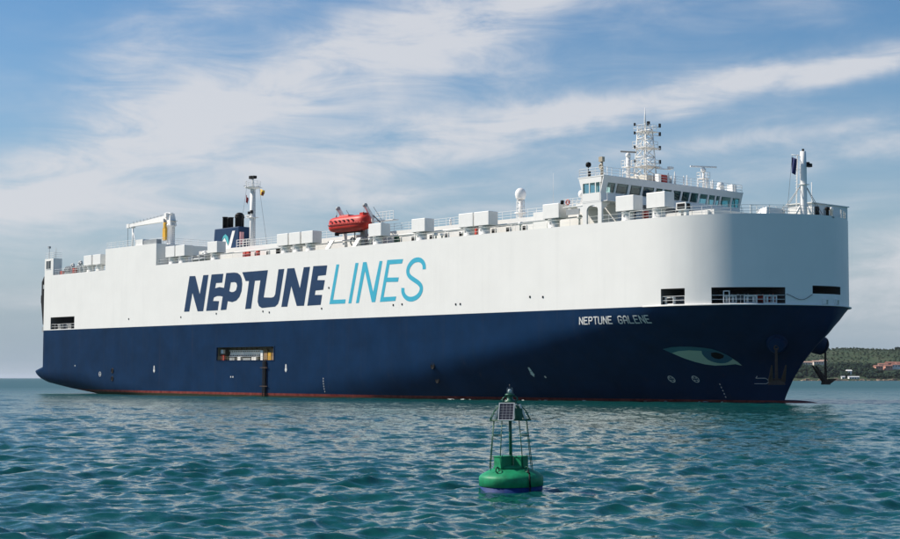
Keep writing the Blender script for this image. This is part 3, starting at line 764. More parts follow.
# --- small hull markings
def ring(cx_, cz, r, w, n=18):
    return [[(cx_ + q * math.cos(t), cz + q * math.sin(t)) for q, t in ((r, 2 * math.pi * i / n), (r, 2 * math.pi * (i + 1) / n), (r - w, 2 * math.pi * (i + 1) / n), (r - w, 2 * math.pi * i / n))] for i in range(n)]
for x, z in ((4.19, 2.8), (7.11, 2.81)):
    c = .20
    decal('thruster_mark', ring(x, z, .42, .1) + [stroke([(x - c, z - c), (x - .08, z - .08)], .12), stroke([(x + c, z + c), (x + .08, z + .08)], .12), stroke([(x - c, z + c), (x - .08, z + .08)], .12), stroke([(x + c, z - c), (x + .08, z - .08)], .12)], m_mark, lower_hull, .03, 'white circled cross thruster mark')
for x, z in ((-14.6, 3.6), (-64.8, 4.1), (-102.8, 3.95)):
    decal('tug_mark', [[(x - .2, z + .15), (x - .12, z + .62), (x + .12, z + .62), (x + .2, z + .15)], [(x - .22, z - .2), (x - .22, z + .1), (x + .22, z + .1), (x + .22, z - .2), (x + .34, z - .2), (x, z - .62), (x - .34, z - .2)]], m_mark, lower_hull, .03, 'white downward arrow tug mark')
decal('bulb_mark', [stroke([(13.6, 2.3), (14.9, 2.3), (15.2, 2.5), (15.2, 2.8), (15.0, 2.95), (14.0, 2.95)], .07), stroke([(14.0, 2.95), (14.25, 3.2)], .07)], m_mark, lower_hull, .03, 'white outline bulb mark')
decal('circle_mark', ring(-121.2, 3.1, .42, .1) + [stroke([(-121.5, 3.1), (-120.9, 3.1)], .1)], m_mark, lower_hull, .03)
for x, z in ((-79.6, 2.75), (-79.0, 2.75), (-12.9, 3.0), (-130.4, 4.6)): decal('dot_mark', [[(x - .12, z - .12), (x + .12, z - .12), (x + .12, z + .12), (x - .12, z + .12)]], m_mark, lower_hull, .03)
for x0, n in ((-55.5, 6), (9.6, 5)):
    decal('draught_mark', [[(x0, .6 + k * .38), (x0 + .13, .6 + k * .38), (x0 + .13, .78 + k * .38), (x0, .78 + k * .38)] for k in range(n)], m_mark, lower_hull, .03)
def chock(x, z):
    mb = MB(); y = -half(x, z) + .12
    vs = []
    prof = [(.16, -.30), (.30, .06), (.38, .10), (.42, .0)]
    n = 16
    for i in range(n):
        t = 2 * math.pi * i / n
        for r, d in prof: vs.append((x + r * math.cos(t), y - d - .12, z + 1.15 * r * math.sin(t)))
    mb.add(vs, [(i * 4 + k, ((i + 1) % n) * 4 + k, ((i + 1) % n) * 4 + k + 1, i * 4 + k + 1) for i in range(n) for k in range(3)], True)
    mb.build('mooring_pipe', m_black, lower_hull, fix=False)
    vs = [(x + .37 * math.cos(2 * math.pi * i / 16), -half(x, z) - .03, z + .43 * math.sin(2 * math.pi * i / 16)) for i in range(16)]
    MB().add(vs, [tuple(range(16))]).build('pipe_mouth', m_black, lower_hull, fix=False)  # flat black disc over the hull, its colour stands for the shade inside the pipe
for x, z in ((-31.3, 4.4), (-31.3, 2.5), (-116.8, 3.7), (-116.8, 2.3)): chock(x, z)
# freeing ports and small scuppers in the white side
mb = MB()
for x, z in ((-26.5, 12.6), (-25.6, 12.6), (-10.2, 13.0), (-12.5, 13.1), (-39.5, 12.9), (-37.6, 12.95), (-84.0, 12.9), (-69.3, 12.7), (-54.3, 15.9), (-71, 12.9), (-56, 12.9), (-94.6, 12.6), (-111.5, 12.7)):
    o = MB(); o.box(x - .10, x + .10, -13.56, -13.4, z - .13, z + .13); o.build('scupper', m_black, upper_hull)
# ------------------------------------------------------------------ deck fittings
D = TOP
# ventilator housings along the starboard edge (and their twins to port, hidden behind the deckhouse)
vb = MB().box(-1.42, 1.42, -.86, .86, 1.30, 3.15).mesh('ventilator', m_wht)
vp = MB().lathe([(.84, -.05), (.84, .2), (.74, .25), (.74, 1.12), (.85, 1.17), (.85, 1.21)], n=20).mesh('pedestal', m_wht)
vg = MB()
for k in range(5): vg.box(-1.2 + k * .5, -.8 + k * .5, -.7, .7, 1.22, 1.29)
vg = vg.mesh('louvre', m_grey)
vlab = MB().box(-.1, .1, -.02, .02, -.16, .16).mesh('number_plate', m_grey)
VX = (-127.7, -124.35, -99.4, -96.25, -86.45, -67.0, -63.85, -60.65, -44.5, -35.0, -25.3, -22.25, -9.45, 2.9, 7.75)
for i, x in enumerate(VX):
    y = -12.0
    v = place('ventilator', vb, ship, (x, y, D - .06))
    md = v.modifiers.new('bevel', 'BEVEL'); md.width = .05; md.segments = 2
    place('pedestal', vp, v, (-.2, -.02, 0)); place('louvre', vg, v, (0, 0, 0)); place('number_plate', vlab, v, (-.2, -.76, .7))
# small framed light box ahead of the last ventilator
mb = MB(); mb.box(10.55, 12.0, -12.5, -11.6, D + .75, D + 1.62); bxo = mb.build('louvre_box', m_wht, ship)
MB().box(10.72, 11.83, -12.54, -12.4, D + .88, D + 1.48).build('louvre', m_black, bxo)
MB().box(11.9, 12.04, -12.35, -11.75, D + .88, D + 1.48).build('louvre', m_black, bxo)
mb = MB(); mb.box(10.7, 11.1, -12.3, -11.8, D - .06, D + .75); mb.box(11.5, 11.9, -12.3, -11.8, D - .06, D + .75); mb.build('leg', m_wht, bxo)
# edge railings
def edge(x0, x1, off=.22, s=-1): 
    xs_ = [x for x in cols if x0 < x < x1]; P = [x0] + xs_ + [x1]
    return [(x - (off if x > 20 else 0), s * max(0.0, half(x, 15) - off), D - .06) for x in P]
rail([(-139.4, -13.3, D - .06), (-120.2, -13.3, D - .06)]).build('railing', m_wht, ship)
rail([(-102.4, -13.3, D - .06), (4, -13.3, D - .06)], .95, 3.2, 2, .022).build('railing', m_wht, ship)
rail(edge(4.1, 22.9)[::2], sp=1.5).build('railing', m_wht, ship)
rail(edge(4.1, 22.9, s=1)[::2], sp=1.5).build('railing', m_wht, ship)
# stern tower, folded ramp, raised block
tw = MB().box(-143.0, -139.6, -13.49, -11.7, D - .1, 24.85).build('stern_tower', m_white, ship)
MB().box(-142.35, -140.65, -13.53, -13.40, 22.9, 24.4).build('window', m_pane, tw)
mb = MB(); mb.box(-142.45, -140.55, -13.55, -13.47, 22.8, 22.9); mb.box(-142.45, -140.55, -13.55, -13.47, 24.4, 24.5); mb.box(-141.55, -141.45, -13.55, -13.47, 22.9, 24.4); mb.build('window_frame', m_wht, tw)
rail([(-142.9, -13.3, 24.85), (-139.7, -13.3, 24.85), (-139.7, -11.8, 24.85)], sp=1.1).build('railing', m_wht, tw)
mb = MB(); mb.tube((-142.6, -12.8, 24.8), (-142.6, -12.8, 27.1), .05, 6); mb.box(-142.8, -142.4, -13.0, -12.6, 26.9, 27.3); mb.build('stern_light', m_grey, tw); MB().tube((-140.5, -12.5, 24.8), (-140.5, -12.5, 26.9), .04, 5).build('antenna', m_grey, tw)
rp = MB(); rp.hexa([(-143.9, -13.2, 12.4), (-143.4, -13.2, 12.4), (-143.4, -1, 12.4), (-143.9, -1, 12.4), (-144.9, -13.2, 17.4), (-144.0, -13.2, 17.4), (-144.0, -1, 17.4), (-144.9, -1, 17.4)]); rp.box(-144.65, -144.0, -13.2, -1.0, 17.4, 20.6); rp.box(-145.05, -144.6, -13.1, -12.2, 16.6, 18.0); rp.box(-144.0, -143.45, -13.2, -12.7, 12.6, 19.0); rp.box(-144.0, -143.45, -1.5, -1.0, 12.6, 19.0)
rp.hexa([(-144.6, -13.2, 20.6), (-144.0, -13.2, 20.6), (-144.0, -1, 20.6), (-144.6, -1, 20.6), (-144.2, -13.0, 21.6), (-143.9, -13.0, 21.6), (-143.9, -1, 21.6), (-144.2, -1, 21.6)])
ramp = rp.build('stern_ramp', m_black, ship)
mb = MB()
for z in (17.9, 18.6, 19.4): mb.box(-144.75, -144.65, -13.0, -1.2, z, z + .15)
mb.build('ramp_rib', m_dark, ramp)
mb = MB(); mb.box(-144.0, -143.02, -13.3, -12.6, 11.0, 12.0); mb.box(-143.9, -143.02, -13.3, -12.9, 19.2, 20.0); mb.build('ramp_hinge', m_grey, ramp)
blk = MB().box(-120.0, -102.75, -13.492, -2.0, D - .1, 25.42).build('raised_block', m_white, ship)
MB().box(-109.9, -107.6, -13.3, -11.9, 25.42, 26.45).build('vent_casing', m_wht, blk)
mb = MB(); mb.box(-107.55, -103.2, -13.2, -12.2, 25.42, 26.2); mb.build('bulwark_screen', m_grey, blk)
rail([(-119.8, -13.3, 25.42), (-110.0, -13.3, 25.42)], sp=1.4).build('railing', m_wht, blk)
rail([(-107.4, -12.0, 25.42), (-103.0, -12.0, 25.42), (-103.0, -2.2, 25.42)], sp=1.4).build('railing', m_wht, blk)
mb = MB(); mb.box(-102.7, -102.6, -12.9, -12.0, D, D + 1.1); mb.box(-102.7, -102.5, -11.2, -10.8, D, 25.2); mb.build('ladder', m_wht, blk)
# stern deck gear
m_pgrey = mat('pale_grey_paint', (.48, .5, .5), .55, var=.15, vscale=1.5)
def stern_winch(x, y):
    mb = MB(); mb.box(-1.1, 1.1, -.6, .6, -.06, .18)
    for q in (-.85, -.25, .35, .9): mb.tube((q - .05, 0, .85), (q + .05, 0, .85), .72, 14)
    mb.tube((-.9, 0, .85), (1.0, 0, .85), .36, 12); mb.box(.95, 1.35, -.35, .35, .1, 1.5)
    return mb.build('winch', m_pgrey, ship, (x, y, D))
stern_winch(-135.4, -12.3); stern_winch(-131.7, -12.0)
for x, h_, rr in ((-136.6, 2.0, .25), (-133.6, 2.3, .28), (-130.4, 1.7, .3), (-89.8, 1.5, .3), (-91.6, 1.7, .3)):
    pts = [(0, 0, -.1), (0, 0, h_ - .4), (.15, 0, h_ - .1), (.45, 0, h_), (.75, 0, h_ - .15), (.85, 0, h_ - .5)]
    MB().path(pts, rr, 10).build('gooseneck_vent', m_pgrey if x < -100 else m_wht, ship, (x, -11.3, D))
MB().box(-133.0, -132.4, -13.0, -12.5, D - .05, D + 1.0).build('locker', m_red, ship)
MB().box(-138.8, -137.9, -12.6, -12.0, D - .05, D + .75).build('locker', m_red, ship)
mb = MB(); mb.tube((-93, -12.4, D + .5), (-88.6, -12.4, D + .5), .28, 10); mb.tube((-93, -11.8, D + 1.0), (-88.6, -12.0, D + 1.3), .18, 8)
for x in (-92.6, -90.6, -88.9): mb.box(x - .1, x + .1, -12.7, -11.6, D - .05, D + 1.2)
mb.build('deck_pipework', m_grey, ship)
# --- long deckhouse amidships
HT = 23.9; HY = -9.0
dh = MB().box(-96.0, -4.2, HY, 9.0, D - .1, HT - .2).build('deckhouse', m_wht, ship)
MB().box(-96.2, -5.1, HY - .12, 9.12, HT - .75, HT).build('roof', m_wht, dh)
rail([(-83.5, HY + .1, HT), (-4.6, HY + .1, HT)], sp=1.6).build('railing', m_wht, dh)
dm = MB().box(-.30, .30, -.05, .02, .6, 1.15).mesh('window', m_black)
dfm = MB().box(-.42, -.30, -.08, .02, .5, 1.25).box(.30, .42, -.08, .02, .5, 1.25).box(-.30, .30, -.08, .02, 1.15, 1.25).mesh('frame', m_wht)
for x in (-79.5, -76.2, -72.5, -70.0, -43.6, -40.5, -36.6, -33.4, -30.4, -23.9, -21.1, -18.0, -14.1, -11.1, -56.2, -49):
    d_ = place('window', dm, dh, (x, HY - .03, D)); place('frame', dfm, d_, (0, 0, 0))
mb = MB(); mb.tube((-58, -10.9, D + 1.35), (-5, -10.9, D + 1.35), .09, 6); mb.tube((-85, -10.6, D + 1.25), (-70, -10.6, D + 1.25), .08, 6)
for k in range(9):
    x = -57.5 + k * 6.5; mb.tube((x, -10.9, D - .06), (x, -10.9, D + 1.35), .05, 5)
mb.build('pipe_run', m_wht, ship)
for x, m in ((-47.2, m_red), (-43.0, m_gdark), (-26.4, m_red), (-77.6, m_red), (-81.2, m_red), (-80.2, m_red), (-72.0, m_black), (3.7, m_red), (5.6, m_black)):
    o = MB().box(x - .35, x + .35, -10.2, -9.8, D - .05, D + 1.35).build('equipment_locker', m, ship)
random.seed(21)
for k in range(9):
    x = random.uniform(-58, -6); h_ = random.uniform(.9, 1.9)
    mb = MB(); mb.lathe([(.12, 0), (.12, h_ * .7), (.28, h_ * .72), (.28, h_)], (0, 0, 0), 10)
    mb.build('air_pipe_head', m_wht, ship, (x, random.uniform(-12.6, -10.9), D - .08))
# --- funnel
fx0, fx1, fy0, fy1, fz = -93.4, -86.2, -7.9, -5.4, 27.55
mb = MB(); mb.hexa([(fx0 - .35, fy0 - .2, D), (fx1 + .2, fy0 - .2, D), (fx1 + .2, fy1 + .2, D), (fx0 - .35, fy1 + .2, D), (fx0, fy0, fz), (fx1, fy0, fz), (fx1, fy1, fz), (fx0, fy1, fz)])
fun = mb.build('funnel', m_lnavy, ship); bevel(fun, .12)
for x, y, h_, r_ in ((-91.6, -7.0, 2.0, .42), (-90.6, -6.5, 1.9, .42), (-90.2, -7.1, 1.7, .3)):
    MB().lathe([(r_, -.1), (r_, h_ - .15), (r_ + .07, h_ - .1), (r_ + .07, h_), (r_ - .06, h_), (r_ - .06, h_ - .4)], (0, 0, 0), 14).build('exhaust_pipe', m_black, fun, (x, y, fz))
mb = MB(); mb.lathe([(.75, -.1), (.75, 1.55), (.82, 1.6), (.82, 1.75)], (0, 0, 0), 18); mb.lathe([(.80, 1.75), (.72, 2.15), (.4, 2.45), (.0, 2.52)], (0, 0, 0), 18)
mb.build('exhaust_pipe', m_black, fun, (-87.9, -6.6, fz))
def fpanel(name, poly, m, d):       # flat emblem on the starboard face of the funnel casing
    yf = lambda z: fy0 - .2 + .2 * (z - D) / (fz - D) - d
    tri = tessellate_polygon([[Vector((a, b, 0)) for a, b in poly]])
    fs = []
    for t in tri:
        p = [poly[i] for i in t]; ar = (p[1][0] - p[0][0]) * (p[2][1] - p[0][1]) - (p[1][1] - p[0][1]) * (p[2][0] - p[0][0]); fs.append(t if ar > 0 else t[::-1])
    MB().add([(a, yf(b), b) for a, b in poly], fs).build(name, m, fun, fix=False)
m_tealp = mat('teal_emblem_paint', (.07, .42, .46), .4, var=.05)
fpanel('emblem', [(-91.0, 25.2), (-90.2, 25.9), (-89.0, 24.4), (-88.0, 26.9), (-87.2, 26.9), (-88.6, 23.2), (-89.4, 23.2), (-91.0, 25.2)][:7], m_wht, .03)
fpanel('emblem', [(-91.0, 25.4), (-90.6, 26.2), (-90.0, 26.5), (-89.2, 26.0), (-88.9, 25.1), (-89.05, 24.6), (-90.15, 26.0)], m_tealp, .04)
fpanel('emblem', [(-90.6, 22.8), (-89.9, 24.5), (-89.5, 23.6), (-89.6, 22.8)], m_tealp, .045)
rail([(-86.0, -8.4, HT), (-82.2, -8.4, HT), (-82.2, -5.0, HT)], 1.3, 1.0, 3, .05).build('railing', m_wht, fun)
MB().box(-85.9, -85.7, -7.9, -7.2, 24.6, 26.6).build('notice_board', mat('pink_panel', (.6, .3, .32), .6), fun)
# --- aft mast
ax, ay = -84.3, -6.5
am = MB().lathe([(.48, D), (.46, 28), (.38, 33.9)], (ax, ay, 0), 14).build('aft_mast', m_wht, ship)
mb = MB(); mb.lathe([(.2, 33.55), (1.35, 33.9), (1.35, 34.0), (.2, 34.0)], (ax, ay, 0), 14); mb.build('platform', m_wht, am)
mb = MB(); mb.lathe([(.16, 34), (.12, 35.5)], (ax, ay, 0), 8); mb.tube((ax - 1.9, ay, 34.05), (ax + 1.9, ay, 34.05), .05, 5); mb.tube((ax, ay - 1.9, 34.05), (ax, ay + 1.9, 34.05), .05, 5); mb.build('yard', m_wht, am)
rail([(ax + 1.25 * math.cos(t), ay + 1.25 * math.sin(t), 34.0) for t in [k * math.pi / 4 for k in range(9)]], .95, 2, 2, .025).build('railing', m_wht, am)
mb = MB(); mb.box(ax - .75, ax - .05, ay - .3, ay + .3, 35.4, 35.9); mb.box(ax + .12, ax + .7, ay - .3, ay + .3, 35.4, 35.85); mb.build('masthead_light', m_black, am)
mb = MB(); mb.box(ax - 1.7, ax, ay - .35, ay + .35, 29.3, 29.42); mb.box(ax - .8, ax + .8, ay - .75, ay + .75, 28.9, 29.0); mb.tube((ax - 1.5, ay, 29.3), (ax, ay, 28.4), .06, 5); mb.build('bracket', m_wht, am)
mb = MB(); mb.box(ax - .55, ax - .15, ay - .6, ay - .3, 29.5, 29.95); mb.box(ax + .15, ax + .55, ay - .6, ay - .3, 29.6, 30.1); mb.build('signal_light', m_black, am)
mb = MB()
for s in (-.2, .2): mb.tube((ax + .6, ay + s, D), (ax + .5, ay + s, 33.6), .025, 4)
for k in range(38): mb.tube((ax + .58, ay - .2, D + .3 + k * .3), (ax + .58, ay + .2, D + .3 + k * .3), .02, 4)
mb.build('ladder', m_grey, am)
mb = MB(); mb.tube((ax - 1.8, ay, 34.0), (ax - 3.4, ay - .5, HT), .02, 4); mb.tube((ax + 1.8, ay, 34.0), (ax + 5.0, ay - .5, HT), .022, 4); mb.build('halyard', m_wire, am)
# --- crane standing on the raised block
cx0, cy0 = -112.0, -5.0
cr = MB().lathe([(.95, 25.3), (.95, 25.6), (.72, 25.7), (.68, 29.4), (.9, 29.5), (.9, 29.9)], (cx0, cy0, 0), 18).build('crane', m_wht, ship)
mb = MB(); mb.hexa([(cx0 - 1.1, cy0 - .7, 29.6), (cx0 + .9, cy0 - .7, 29.6), (cx0 + .9, cy0 + .7, 29.6), (cx0 - 1.1, cy0 + .7, 29.6), (cx0 - 1.9, cy0 - .5, 31.2), (cx0 + .5, cy0 - .5, 31.5), (cx0 + .5, cy0 + .5, 31.5), (cx0 - 1.9, cy0 + .5, 31.2)])
mb.box(cx0 - .9, cx0 - .2, cy0 - .9, cy0 + .9, 31.1, 31.9); mb.tube((cx0 - 1.3, cy0 - .2, 31.9), (cx0 + .8, cy0 - .2, 31.7), .2, 8); mb.build('crane_head', m_wht, cr)
mb = MB(); mb.hexa([(-126.3, cy0 - .22, 30.35), (cx0 - .8, cy0 - .4, 30.5), (cx0 - .8, cy0 + .4, 30.5), (-126.3, cy0 + .22, 30.35), (-126.3, cy0 - .22, 30.85), (cx0 - .8, cy0 - .4, 31.55), (cx0 - .8, cy0 + .4, 31.55), (-126.3, cy0 + .22, 30.85)])
mb.box(-127.1, -126.2, cy0 - .3, cy0 + .3, 30.2, 30.95); bo = mb.build('boom', m_wht, cr)
mb = MB(); mb.path([(-126.5, cy0, 30.9), (-120, cy0, 31.35), (cx0 - .8, cy0, 31.9)], .05, 4)
for k in range(10): mb.tube((-124.5 + k * 1.2, cy0 - .3, 30.9 + k * .06), (-124.5 + k * 1.2, cy0 - .3, 31.3 + k * .06), .04, 4)
mb.build('hoist_wire', m_grey, cr)
mb = MB(); mb.tube((cx0 - 1.0, cy0 - .85, 30.9), (cx0 - .6, cy0 - .85, 26.9), .22, 8); mb.build('luffing_ram', m_grey, cr)
mb = MB(); mb.box(cx0 - 1.0, cx0 - .1, cy0 - 1.1, cy0 - .72, 27.0, 29.2); mb.box(cx0 - .7, cx0 - .2, cy0 - 1.15, cy0 - .72, 29.2, 30.2); mb.build('control_cab', m_yel, cr)
mb = MB()
for s in (-.25, .25): mb.tube((cx0 + .95, cy0 + s, 25.4), (cx0 + .95, cy0 + s, 30.4), .03, 4)
for k in range(14): mb.tube((cx0 + .95, cy0 - .25, 25.7 + k * .33), (cx0 + .95, cy0 + .25, 25.7 + k * .33), .025, 4)
mb.box(cx0 + .6, cx0 + 1.3, cy0 - .6, cy0 + .6, 30.4, 30.46); mb.build('ladder', m_grey, cr)
mb = MB(); mb.tube((-125.2, cy0, 25.3), (-125.2, cy0, 30.2), .16, 8); mb.tube((-125.2, cy0, 29.6), (-123.2, cy0, 25.4), .07, 6); mb.tube((-125.2, cy0 - .5, 30.25), (-125.2, cy0 + .5, 30.25), .14, 6)
mb.tube((-125.2, cy0, 21.6), (-125.2, cy0, 25.3), .16, 8); mb.build('boom_rest', m_wht, cr)
mb = MB(); mb.tube((-127.0, cy0, 30.2), (-127.0, cy0, 26.4), .03, 4); mb.box(-127.25, -126.75, cy0 - .15, cy0 + .15, 25.8, 26.4); mb.torus((-127.0, cy0, 25.55), (0, 1, 0), .2, .06, 10, 5); mb.build('hook_block', m_black, cr)
# --- lifeboat davits, then the lifeboat that hangs from them
for x in (-54.6, -48.2):
    mb = MB(); mb.box(x - .22, x + .22, -10.6, -10.1, D - .05, 26.2)
    mb.hexa([(x - .2, -10.7, 26.0), (x + .2, -10.7, 26.0), (x + .2, -10.0, 26.0), (x - .2, -10.0, 26.0), (x - .16, -11.9, 27.75), (x + .16, -11.9, 27.75), (x + .16, -11.4, 27.85), (x - .16, -11.4, 27.85)])
    dv = mb.build('davit', m_wht, ship)
    mb = MB(); mb.tube((x - .25, -11.7, 27.75), (x + .25, -11.7, 27.75), .28, 10); mb.build('sheave', m_grey, dv)
    mb = MB(); mb.tube((x, -11.85, 27.6), (x, -11.95, 25.9), .03, 4); mb.tube((x + .1, -10.3, 26.4), (x + 2.6, -9.6, 24.2), .10, 6); mb.tube((x + .1, -10.2, 27.6), (x + 2.0, -9.4, 24.6), .04, 4); mb.build('fall_wire', m_grey, dv)
    mb = MB(); mb.hexa([(x - 1.6, -12.9, D - .03), (x - .7, -12.9, D - .03), (x - .7, -12.7, D - .03), (x - 1.6, -12.7, D - .03), (x - 1.2, -12.2, D + 1.35), (x - .3, -12.2, D + 1.35), (x - .3, -12.0, D + 1.35), (x - 1.2, -12.0, D + 1.35)]); mb.build('fender_skid', m_wht, dv)
mb = MB(); mb.box(-50.6, -49.6, -10.6, -10.0, D, 25.2); mb.tube((-51.4, -11, D), (-51.4, -11, 24.2), .09, 6); mb.torus((-51.4, -11.4, D + 1.0), (1, .3, 0), .55, .12, 14, 6); mb.build('davit_winch', m_grey, ship)
mb = MB()
for k in range(6): mb.tube((-47.4 + .2 * k, -10.2, 24.2 + k * .5), (-46.6 + .25 * k, -9.6, 24.2 + k * .5), .03, 4)
rail([(-48.0, -9.8, 25.6), (-44.0, -9.8, 25.6)], 1.2, .8, 3, .035, mb); mb.box(-48.2, -43.9, -10.0, -8.9, 25.45, 25.55); mb.build('embarkation_platform', m_wht, ship)
LB = aboard('lifeboat', 'enclosed orange-red lifeboat hanging in davits above the deck edge', 'lifeboat', (-51.35, -12.0, 24.0))
def boat_section(t):        # t -1..1 along the boat: half width, keel, gunwale
    e = (1 - abs(t) ** 5) ** .5
    return max(.02, 1.35 * e), .02 + .35 * abs(t) ** 4, 1.15
vs, fs = [], []; NS, NK = 20, 16
for i in range(NS + 1):
    t = -1 + 2 * i / NS; w_, kz, gz = boat_section(t)
    top = 2.38 * (1 - .12 * abs(t) ** 6)
    for k in range(NK):
        a = 2 * math.pi * k / NK; c, s = math.cos(a), math.sin(a)
        yy = w_ * (abs(c) ** .75) * (1 if c > 0 else -1) * (1.0 if s < 0 else .90); zz = gz + (s * (gz - kz) if s < 0 else (abs(s) ** .7) * (top - gz))
        vs.append((4.5 * t, yy, zz))
for i in range(NS):
    for k in range(NK): fs.append((i * NK + k, (i + 1) * NK + k, (i + 1) * NK + (k + 1) % NK, i * NK + (k + 1) % NK))
fs += [tuple(range(NK)), tuple(NS * NK + k for k in range(NK))]
MB().add(vs, fs, True).build('boat_hull', m_orange, LB)
mb = MB(); pts = []
for i in range(NS + 1):
    t = -1 + 2 * i / NS; w_, kz, gz = boat_section(t); pts.append((4.5 * t, -w_ - .03, gz))
mb.path(pts, .07, 6); mb.path([(a, -b, c) for a, b, c in pts], .07, 6); mb.build('rubbing_strake', mat('dark_orange_rubber', (.36, .03, .02), .6), LB)
mb = MB(); mb.hexa([(-2.2, -.75, 2.1), (.6, -.75, 2.1), (.6, .75, 2.1), (-2.2, .75, 2.1), (-1.7, -.6, 2.55), (.4, -.6, 2.55), (.4, .6, 2.55), (-1.7, .6, 2.55)]); bevel(mb.build('cabin_top', m_orange, LB), .12)
for x in (-2.9, -1.9, -.9, .1, 1.1, 2.1):
    MB().box(x - .16, x + .16, -1.36, -1.2, 1.55, 1.72).build('window', m_pane, LB)
    MB().box(x - .30, x + .02, -1.42, -1.34, 1.12, 1.17).build('grab_line', m_wht, LB)
mb = MB(); mb.box(-3.3, 2.9, -.1, .1, -.15, .15); mb.box(-3.2, -2.9, -.3, .3, -.35, .1); mb.build('keel', m_black, LB)
for x in (-3.3, 3.1): MB().tube((x, 0, 2.1), (x, 0, 2.75), .1, 8).build('lifting_hook', m_grey, LB)
MB().box(2.9, 3.7, -.5, .5, 2.0, 2.62).build('steering_cupola', m_orange, LB)
# --- satellite dome
sx, sy = -21.8, -6.0
sdm = MB(); 
for k in range(4):
    a = math.pi / 4 + k * math.pi / 2; sdm.tube((sx + .62 * math.cos(a), sy + .62 * math.sin(a), HT - .1), (sx + .45 * math.cos(a), sy + .45 * math.sin(a), 26.9), .05, 5)
for z in (24.4, 25.1, 25.8, 26.5):
    for k in range(4):
        a = math.pi / 4 + k * math.pi / 2; b = a + math.pi / 2; sdm.tube((sx + .58 * math.cos(a), sy + .58 * math.sin(a), z), (sx + .58 * math.cos(b), sy + .58 * math.sin(b), z), .035, 4); sdm.tube((sx + .58 * math.cos(a), sy + .58 * math.sin(a), z), (sx + .53 * math.cos(b), sy + .53 * math.sin(b), z + .6), .03, 4)
sdm.lathe([(.3, HT - .1), (.3, 26.9)], (sx, sy, 0), 10); sdm.lathe([(.85, 24.95), (.85, 25.05), (.0, 25.05)], (sx, sy, 0), 10)
so = sdm.build('dome_mast', m_wht, ship)
MB().lathe([(.55, 26.85), (.66, 27.05), (.76, 27.5), (.70, 27.9), (.5, 28.2), (.25, 28.36), (0, 28.4)], (sx, sy, 0), 20).build('satellite_dome', m_wht, so)
MB().lathe([(.2, HT), (.2, 24.9), (.5, 25.0), (.55, 25.4), (.4, 25.75), (0, 25.9)], (-12.3, -4.0, 1.6), 14).build('satellite_dome', m_wht, ship)
MB().tube((-13.5, -8.2, HT), (-13.5, -8.2, 29.4), .035, 5, .015).build('whip_antenna', m_wht, ship)
MB().lathe([(.18, 0), (.18, .9), (.1, 1.0), (0, 1.02)], (-33.0, -8.6, HT), 8).build('vent_head', m_wht, ship)
# --- bridge
br = MB()
br.box(-16.0, -1.3, -9.4, 9.4, D - .1, 24.38)                     # accommodation below the wheelhouse
bridge = br.build('bridge', m_wht, ship)
ZB, W0, W1, ZT = 24.40, 25.42, 26.66, 27.36
YS, YP = -13.42, 13.9
def fxz(z): return -.42 + .55 * max(0, (z - W0)) / (ZT - W0)      # the front leans outwards above the sill
def fslab(mb, y0, y1, z0, z1, th=.14, d=0.0):
    mb.hexa([(fxz(z0) - th + d, y0, z0), (fxz(z0) + d, y0, z0), (fxz(z0) + d, y1, z0), (fxz(z0) - th + d, y1, z0), (fxz(z1) - th + d, y0, z1), (fxz(z1) + d, y0, z1), (fxz(z1) + d, y1, z1), (fxz(z1) - th + d, y1, z1)])
EDG = [(-12.54, -11.06), (-10.87, -8.67), (-8.33, -6.24), (-5.96, -3.86), (-3.52, -2.25), (-1.99, -.45), (-.16, 1.38), (1.62, 3.12), (3.30, 4.86), (5.17, 6.75), (7.01, 8.30), (8.50, 9.30), (9.55, 11.63), (11.88, 13.5)]
mb = MB(); fslab(mb, YS, YP, ZB, W0); fslab(mb, YS, YP, W1, ZT)
y = YS
for a, b in EDG:
    fslab(mb, y, a, W0, W1); y = b
fslab(mb, y, YP, W0, W1); mb.build('front_wall', m_wht, bridge)
for a, b in EDG:
    mb = MB(); fslab(mb, a, b, W0, W1, .02, -.07); w_ = mb.build('window', m_glass, bridge)
    mb = MB(); 
    for p, q in ((a - .05, a + .04), (b - .04, b + .05)): fslab(mb, p, q, W0 - .05, W1 + .05, .05, .03)
    mb.build('window_frame', m_wht, w_)
    mb = MB(); fslab(mb, a + .2, a + .26, W0 + .1, W1 - .1, .02, .03); mb.build('wiper', m_black, w_)
def sslab(mb, ys, x0, x1, z0, z1, th=.14):                        # wing side wall, aft edge leaning out as well
    ax_ = lambda z: -3.45 - .62 * max(0, (z - W0)) / (ZT - W0)
    A = lambda x, z: ax_(z) if x is None else x
    mb.hexa([(A(x0, z0), ys, z0), (A(x1, z0), ys, z0), (A(x1, z0), ys + th, z0), (A(x0, z0), ys + th, z0), (A(x0, z1), ys, z1), (A(x1, z1), ys, z1), (A(x1, z1), ys + th, z1), (A(x0, z1), ys + th, z1)])
for ys, sg in ((YS - .02, 'starboard'), (YP - .12, 'port')):
    mb = MB(); sslab(mb, ys, None, -.58, ZB, W0); sslab(mb, ys, None, -.30, W1, ZT)
    sslab(mb, ys, None, -3.35, W0, W1); sslab(mb, ys, -2.35, -2.2, W0, W1); sslab(mb, ys, -1.35, -1.2, W0, W1); sslab(mb, ys, -.56, -.44, W0, W1)
    mb.build('wing_wall', m_wht, bridge)
    for x0, x1 in ((-3.35, -2.35), (-2.2, -1.35), (-1.2, -.56)):
        MB().box(x0, x1, ys + .05, ys + .07, W0, W1).build('window', m_glass, bridge)
